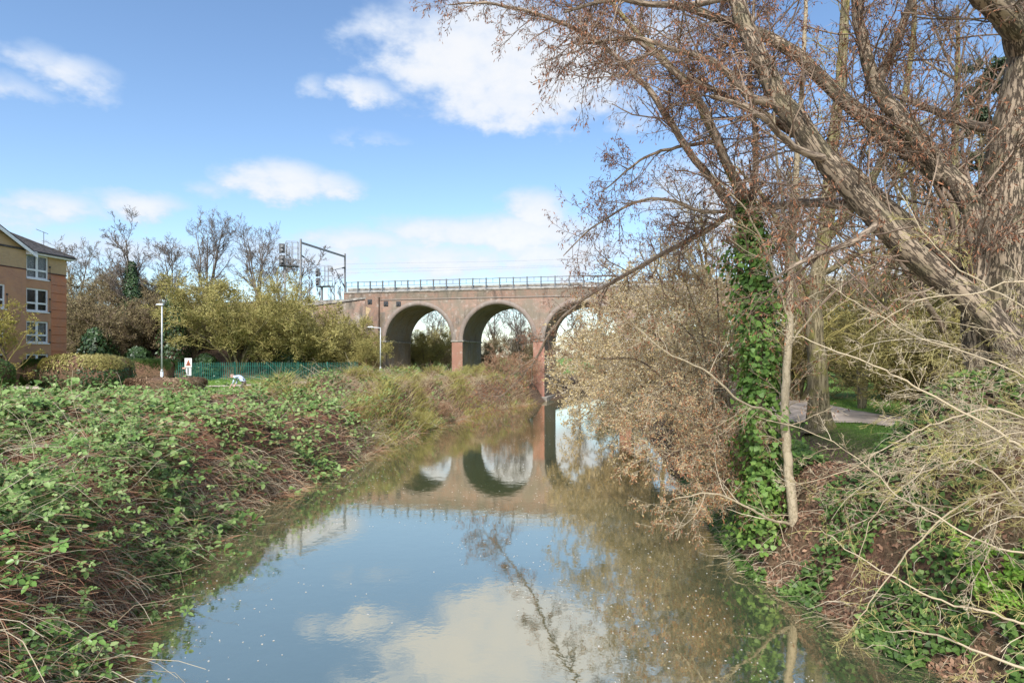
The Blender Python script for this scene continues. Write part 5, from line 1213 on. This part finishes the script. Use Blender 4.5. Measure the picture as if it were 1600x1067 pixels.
def overhang_scrub():
    """twiggy willow scrub hanging over the water"""
    rng = np.random.default_rng(141)
    def scrub(name, base, tips, r, twig, cat, label, dens=(5, 7, 5), len1=1.3, rt=.004, group=None, blossom=0, bias3=(0, 0, -.08), trunk='bark_brown', leafcat=None):
        base = np.array(base, float); o = empty(name, base); tag(o, label, 'shrub', group); L = []
        for tp in tips:
            tp = np.array(tp, float); mid = base * .45 + tp * .55 + np.array((0, 0, .22 * np.linalg.norm(tp - base))) + rng.normal(size=3) * .12
            P = poly([base + rng.normal(size=3) * .1, base * .75 + mid * .25 + np.array((0, 0, .1)), mid, tp], 13, .02, rng); L.append((P, np.linspace(r, r * .14, 13)[None] * rng.uniform(.6, 1.1)))
        for P, R in L: V, Fq = tubes(P - base, R, 6); mobj('stem', V, Fq, M_[trunk], o, smooth=True)
        sys_ = twig_system(L, rng, dens, len1, rt, (0, 0, .01), bias3, .2); add_twigs(o, base, sys_, twig, cat, rng)
        if leafcat: V, Fc = leaves_on(sys_[4] - base, leafcat[1], rng, LEAFQ, leafcat[2], .1, .03, .7); tag(mobj('foliage', V, Fc, M_[leafcat[0]], o), kind='stuff')
        if blossom: V, Fc = leaves_on(sys_[4] - base, blossom, rng, LEAFQ, .05, .2, .02, .8); tag(mobj('blossom_cover', V, Fc, M_['blossom'], o), kind='stuff')
    def ring(c, r, n, zr, rng_):
        return [(c[0] + r[0] * math.cos(a), c[1] + r[1] * math.sin(a), rng_.uniform(*zr)) for a in np.linspace(0, 6.283, n, endpoint=False) + rng_.uniform(0, .3, n)]
    g = 'willow scrub overhanging the right side of the river'
    def tipsp(lst): return [px(x, y, Z) for x, y, Z in lst]
    scrub('overhanging_scrub', (6.6, 20, 1.6), tipsp([(930, 560, 19), (950, 640, 18.5), (985, 700, 18), (1010, 480, 19), (1060, 420, 19.5), (1120, 400, 20), (1040, 600, 17.5), (960, 500, 20), (1090, 520, 18), (1140, 620, 17.5), (1080, 680, 17.5), (1170, 470, 20)]), .06, 'twig_pale', ('catkin_bright', 1, .075),
          'pale twiggy willow scrub with rusty catkins bending over the water', (6.5, 7, 6), 1.6, .004, g, 0, leafcat=('bud_pale', 2, .055))
    scrub('overhanging_scrub', (6.1, 15.8, 1.1), tipsp([(1040, 790, 14.5), (1000, 720, 14.8), (1060, 700, 14.5), (1100, 780, 14), (1130, 690, 14.5), (1020, 640, 15), (1090, 620, 15), (1150, 800, 14), (1070, 800, 14.2)]), .04, 'twig_pale', ('catkin_bright', 1, .07),
          'lowest tangle of pale twigs drooping to the water beside the ivy-clad tree', (7, 7, 6), 1.2, .0034, g, 0, (0, 0, -.14), leafcat=('bud_pale', 1, .045))
    scrub('overhanging_scrub', (7.8, 30, 1.8), tipsp([(890, 540, 29), (905, 610, 28), (930, 480, 30), (980, 430, 30), (1040, 410, 30), (900, 660, 27), (950, 700, 26), (1000, 560, 27), (1080, 470, 30), (960, 600, 27), (1120, 430, 30), (1010, 500, 28), (930, 560, 28), (1060, 560, 26), (1000, 650, 25)]), .08, 'twig_pale', None,
          'broad olive willow scrub rising behind the pale twigs, white blossom on its river side', (5.5, 7, 6), 2.2, .0065, g, 1, leafcat=('bud_pale', 2, .095))
    scrub('overhanging_scrub', (9.2, 44, 1.8), tipsp([(885, 570, 42), (880, 610, 41), (900, 520, 44), (870, 590, 40), (880, 540, 43), (920, 590, 40), (960, 620, 38), (935, 480, 45), (985, 450, 46), (1030, 460, 46), (905, 645, 40), (950, 560, 42)]), .09, 'twig_pale', None,
          'farthest brown scrub on the right bank, next to the viaduct arch', (4, 8, 6), 2.6, .009, g, 1, leafcat=('bud_pale', 2, .15))
    # bottom right: pale bare shrub reaching across the ivy
    base = np.array((9.2, 8.4, 2.6)); o = empty('twiggy_shrub', base); tag(o, 'tangled bare shrub of long pale yellowish twigs in the lower right corner', 'shrub')
    L = limb_set([([(1690, 780, 7.6), (1600, 703, 7.7), (1563, 676, 7.8), (1460, 620, 8.0), (1405, 590, 8.1), (1350, 565, 8.2), (1280, 540, 8.4), (1222, 515, 8.6)], .019, .005),
                  ([(1680, 1000, 7.0), (1600, 973, 7.1), (1520, 950, 7.3), (1439, 925, 7.5), (1338, 867, 7.9), (1280, 824, 8.2)], .016, .004),
                  ([(1690, 700, 8.4), (1560, 640, 8.6), (1470, 660, 8.8), (1400, 690, 8.9), (1310, 740, 9), (1220, 760, 9.1)], .014, .004),
                  ([(1680, 900, 7.8), (1600, 790, 8), (1520, 720, 8.2), (1440, 740, 8.5), (1370, 800, 8.7), (1330, 900, 8.9)], .014, .004),
                  ([(1660, 620, 8.8), (1540, 560, 9), (1440, 530, 9.2), (1350, 480, 9.4), (1290, 440, 9.5)], .014, .004),
                  ([(1660, 520, 8.6), (1580, 470, 8.6), (1500, 420, 8.7), (1440, 360, 8.8), (1400, 290, 9)], .013, .004),
                  ([(1660, 480, 8.2), (1600, 440, 8.3), (1520, 460, 8.5), (1430, 470, 8.8), (1340, 530, 9)], .016, .004),
                  ([(1640, 1060, 6.9), (1540, 1020, 7.2), (1450, 990, 7.6), (1380, 985, 7.9)], .018, .004),
                  ([(1650, 870, 7.4), (1540, 850, 7.6), (1450, 800, 7.9), (1390, 760, 8.2), (1300, 690, 8.5), (1180, 650, 8.8)], .013, .003),
                  ([(1600, 760, 8.4), (1500, 790, 8.5), (1420, 860, 8.6), (1360, 940, 8.7), (1330, 990, 8.8)], .016, .004)])
    for k in range(70):
        st = np.array((rng.uniform(6.9, 10.4), rng.uniform(6.6, 11.5), rng.uniform(2.0, 3.4))); d = nrm(np.array((-1.0, rng.normal() * .5 - .1, rng.uniform(.1, .9)))); ln = rng.uniform(1.2, 3.4); pp = [st]
        for j in range(7): pp.append(pp[-1] + d * ln / 7); d = nrm(d + rng.normal(size=3) * .16 + np.array((0, 0, -.17)))
        pp = np.array(pp); pp[:, 2] = np.maximum(pp[:, 2], .08); P = poly(pp, 15); L.append((P, np.linspace(rng.uniform(.007, .013), .003, 15)[None]))
    for k in range(34):
        st = np.array((rng.uniform(7.2, 10.5), rng.uniform(9, 12), rng.uniform(3.0, 4.6))); d = nrm(np.array((-1.0, rng.normal() * .6, rng.uniform(.0, 1.0)))); ln = rng.uniform(1.2, 3.0); pp = [st]
        for j in range(7): pp.append(pp[-1] + d * ln / 7); d = nrm(d + rng.normal(size=3) * .16 + np.array((0, 0, -.14)))
        L.append((poly(np.array(pp), 15), np.linspace(rng.uniform(.007, .012), .003, 15)[None]))
    def clear(P): u = 800 + P[0, :, 0] / P[0, :, 1] * F; v = HOR + (CAMZ - P[0, :, 2]) / P[0, :, 1] * F; return not ((u > 1235) & (u < 1365) & (v > 585) & (v < 735)).any()
    L = L[:10] + [l for l in L[10:] if clear(l[0])]
    for P, R in L[:10]: V, Fq = tubes(P - base, R, 6); mobj('stem', V, Fq, M_['twig_pale'], o, smooth=True)
    V, Fq = join([tubes(P - base, R, 4) for P, R in L[10:]]); tag(mobj('arching_cane_cover', V, Fq, M_['twig_pale'], o, smooth=True), kind='stuff')
    s1 = twig_system(L[::2], rng, (6, 5, 5), .6, .0028, (0, 0, 0), (0, 0, -.06), .05, (25, 70)); s2 = twig_system(L[1::2], rng, (6, 5, 5), .6, .0028, (0, 0, -.02), (0, 0, -.1), .05, (25, 70))
    add_twigs(o, base, s1, 'twig_pale', None, rng); add_twigs(o, base, s2, 'twig_yellow', ('catkin', 0, .05) if False else None, rng)
overhang_scrub()

def right_bank():
    rng = np.random.default_rng(151)
    def zf(X, Y):
        e = X - edgeR(Y); g = ground_z(X, Y)
        hump = 2.1 * sstep(1.0, 2.4, e) * sstep(14.5, 11.5, Y) * sstep(.535, .60, X / np.maximum(Y, .5)) * (.7 + .6 * fbm(X * .7, Y * .7, 81))
        return g + (.12 + .35 * fbm(X * 1.1, Y * 1.1, 83)) * sstep(-.4, .8, e) * (1 - .75 * sstep(3.0, 5, e) * sstep(12, 15, Y)) + hump
    keep = lambda X, Y: (X - edgeR(Y) > -.4) & (X - edgeR(Y) < np.where(Y < 14.5, 7, 2.2)) & (Y < 34)
    t = empty('ivy_thicket', (8, 10, 1.5)); tag(t, 'dense dark green ivy thicket mixed with red-brown fallen leaves on the right bank', 'ivy'); inv = (-8, -10, -1.5)
    tag(grid_sheet('dead_litter', np.arange(5, 16, .2), np.arange(1, 34, .2), zf, keep, M_['litter'], t), kind='stuff')
    n = 52000; Y = 3.5 + rng.uniform(0, 1, n) ** 1.25 * 20; X = edgeR(Y) - .3 + rng.uniform(0, 1, n) ** 1.6 * np.where(Y < 14.5, 6.5, 2.4); q = np.stack((X, Y), 1); q = q[keep(X, Y) & near_view(X, Y, zf)]
    g = fbm(q[:, 0] * .9, q[:, 1] * .9, 85, 4); open_ = (fbm(q[:, 0] * .6 + 4, q[:, 1] * .6, 87, 3))
    q1 = q[(g > .43)]; nv = slope_n(zf, q1[:, 0], q1[:, 1]); pos = np.stack((q1[:, 0], q1[:, 1], zf(q1[:, 0], q1[:, 1])), 1) + nv * rng.uniform(0, .2, len(q1))[:, None]; pos[:, 2] = np.maximum(pos[:, 2], .05)
    rot = frames(nrm(nv * .7 + np.array((-.15, -.3, .6)) + rng.normal(size=nv.shape) * .4), rng); s = rng.uniform(.055, .125, len(q1))
    vis = np.where((np.abs(pos[:, 0] / pos[:, 1]) < .8) & ((CAMZ - pos[:, 2]) / pos[:, 1] < .53), pos[:, 1], 1e9); order = np.argsort(vis)[:300]; m = np.ones(len(q1), bool); m[order] = False
    V, Fc = scatter(IVY[0], IVY[1], pos[m], rot[m], s[m]); tag(mobj('ivy_cover', V, tri_fix(V, Fc), M_['ivy_ground'], t), kind='stuff')
    lm = mesh_data('ivy_leaf', IVY[0], tri_fix(IVY[0], IVY[1]), M_['ivy_ground'])
    q2 = q[(g < .47) & (rng.uniform(size=len(q)) < .55)]; pos2 = np.stack((q2[:, 0], q2[:, 1], zf(q2[:, 0], q2[:, 1]) + .03), 1)
    V, Fc = scatter(LEAFQ[0], LEAFQ[1], pos2, frames(slope_n(zf, q2[:, 0], q2[:, 1]) + rng.normal(size=pos2.shape) * .35, rng), rng.uniform(.05, .12, len(q2))); tag(mobj('fallen_leaf_cover', V, Fc, M_['fallen'], t), kind='stuff')
    canes(zf, q[rng.uniform(size=len(q)) < .06], rng, .8, .0045, 'twig_pale', 'dead_cane_cover', t, .25, 5, (-.4, -.2, .3))
    Y = rng.uniform(6, 24, 1100); X = edgeR(Y) + rng.uniform(-.1, .6, len(Y)); canes(zf, np.stack((X, Y), 1), rng, .7, .005, 'twig_pale', 'water_edge_fringe', t, .4, 5, (-.7, -.2, .2))
    for c in list(t.children): c.location = inv
    iv = np.array(inv)
    for k in order:
        o = link('ivy_leaf', lm, t); o.matrix_local = Matrix.Translation(Vector((pos[k] + iv).tolist())) @ Matrix(rot[k].tolist()).to_4x4() @ Matrix.Scale(float(s[k]) * 1.1, 4)
    # turf beside the path
    n = 24000; Y = rng.uniform(13, 34, n); X = edgeR(Y) + rng.uniform(1.6, 9, n)
    keepp = np.abs(X - np.interp(Y, [11, 16.5, 22, 28, 40], [28, 17, 12.2, 12.6, 14.5])) > 1.75
    q = np.stack((X, Y), 1)[keepp]; o = grass_blades('turf', q, ground_z, rng, .09, .010, 'grass'); tag(o, 'short green turf beside the path on the right bank', 'grass')
    # flecks drifting on the water
    n = 3200; Y = 8 + rng.uniform(0, 1, n) ** 1.5 * 45; X = edgeL(Y) + .4 + rng.uniform(0, 1, n) * (edgeR(Y) - edgeL(Y) - .8); kk = fbm(X * .35, Y * .2, 95, 3) + rng.normal(size=n) * .06 > .53; X = X[kk]; Y = Y[kk]; n = len(X)
    V, Fc = scatter(LEAFQ[0] * np.array((1, 1.3, .05)), LEAFQ[1], np.stack((X, Y, np.full(n, .006)), 1), frames(np.tile(np.array([[0, 0, 1.0]]), (n, 1)), rng), rng.uniform(.010, .034, n) * (1 + Y / 30))
    tag(mobj('floating_petals', V, Fc, M_['blossom']), 'small white petals floating scattered over the river surface', 'petals', kind='stuff')
right_bank()
def fresh_sprig():
    m = bush_meshes(61, 1.0, 1.6, 9, (5, 4, 3), twig='twig_olive', bud=None, rt=.003, base_r=.012); r2 = np.random.default_rng(62)
    co = np.empty(len(m['crown'].vertices) * 3, dtype=np.float32); m['crown'].vertices.foreach_get('co', co); p = co.reshape(-1, 3)[r2.integers(0, len(co) // 3, 1500)]
    lt = leaf_t(.26); V, Fc = scatter(lt[0], lt[1], p, frames(np.array((-.2, -.4, .8)) + r2.normal(size=p.shape) * .4, r2), r2.uniform(.05, .11, len(p))); m['foliage'] = mesh_data('foliage', V, tri_fix(V, Fc), M_['sprig'])
    plant('leafy_sprig', m, (7.15, 9.2, float(ground_z(7.15, 9.2))), 'bright fresh green leafy sprig in the lower right corner among the ivy', 'shrub')
fresh_sprig()
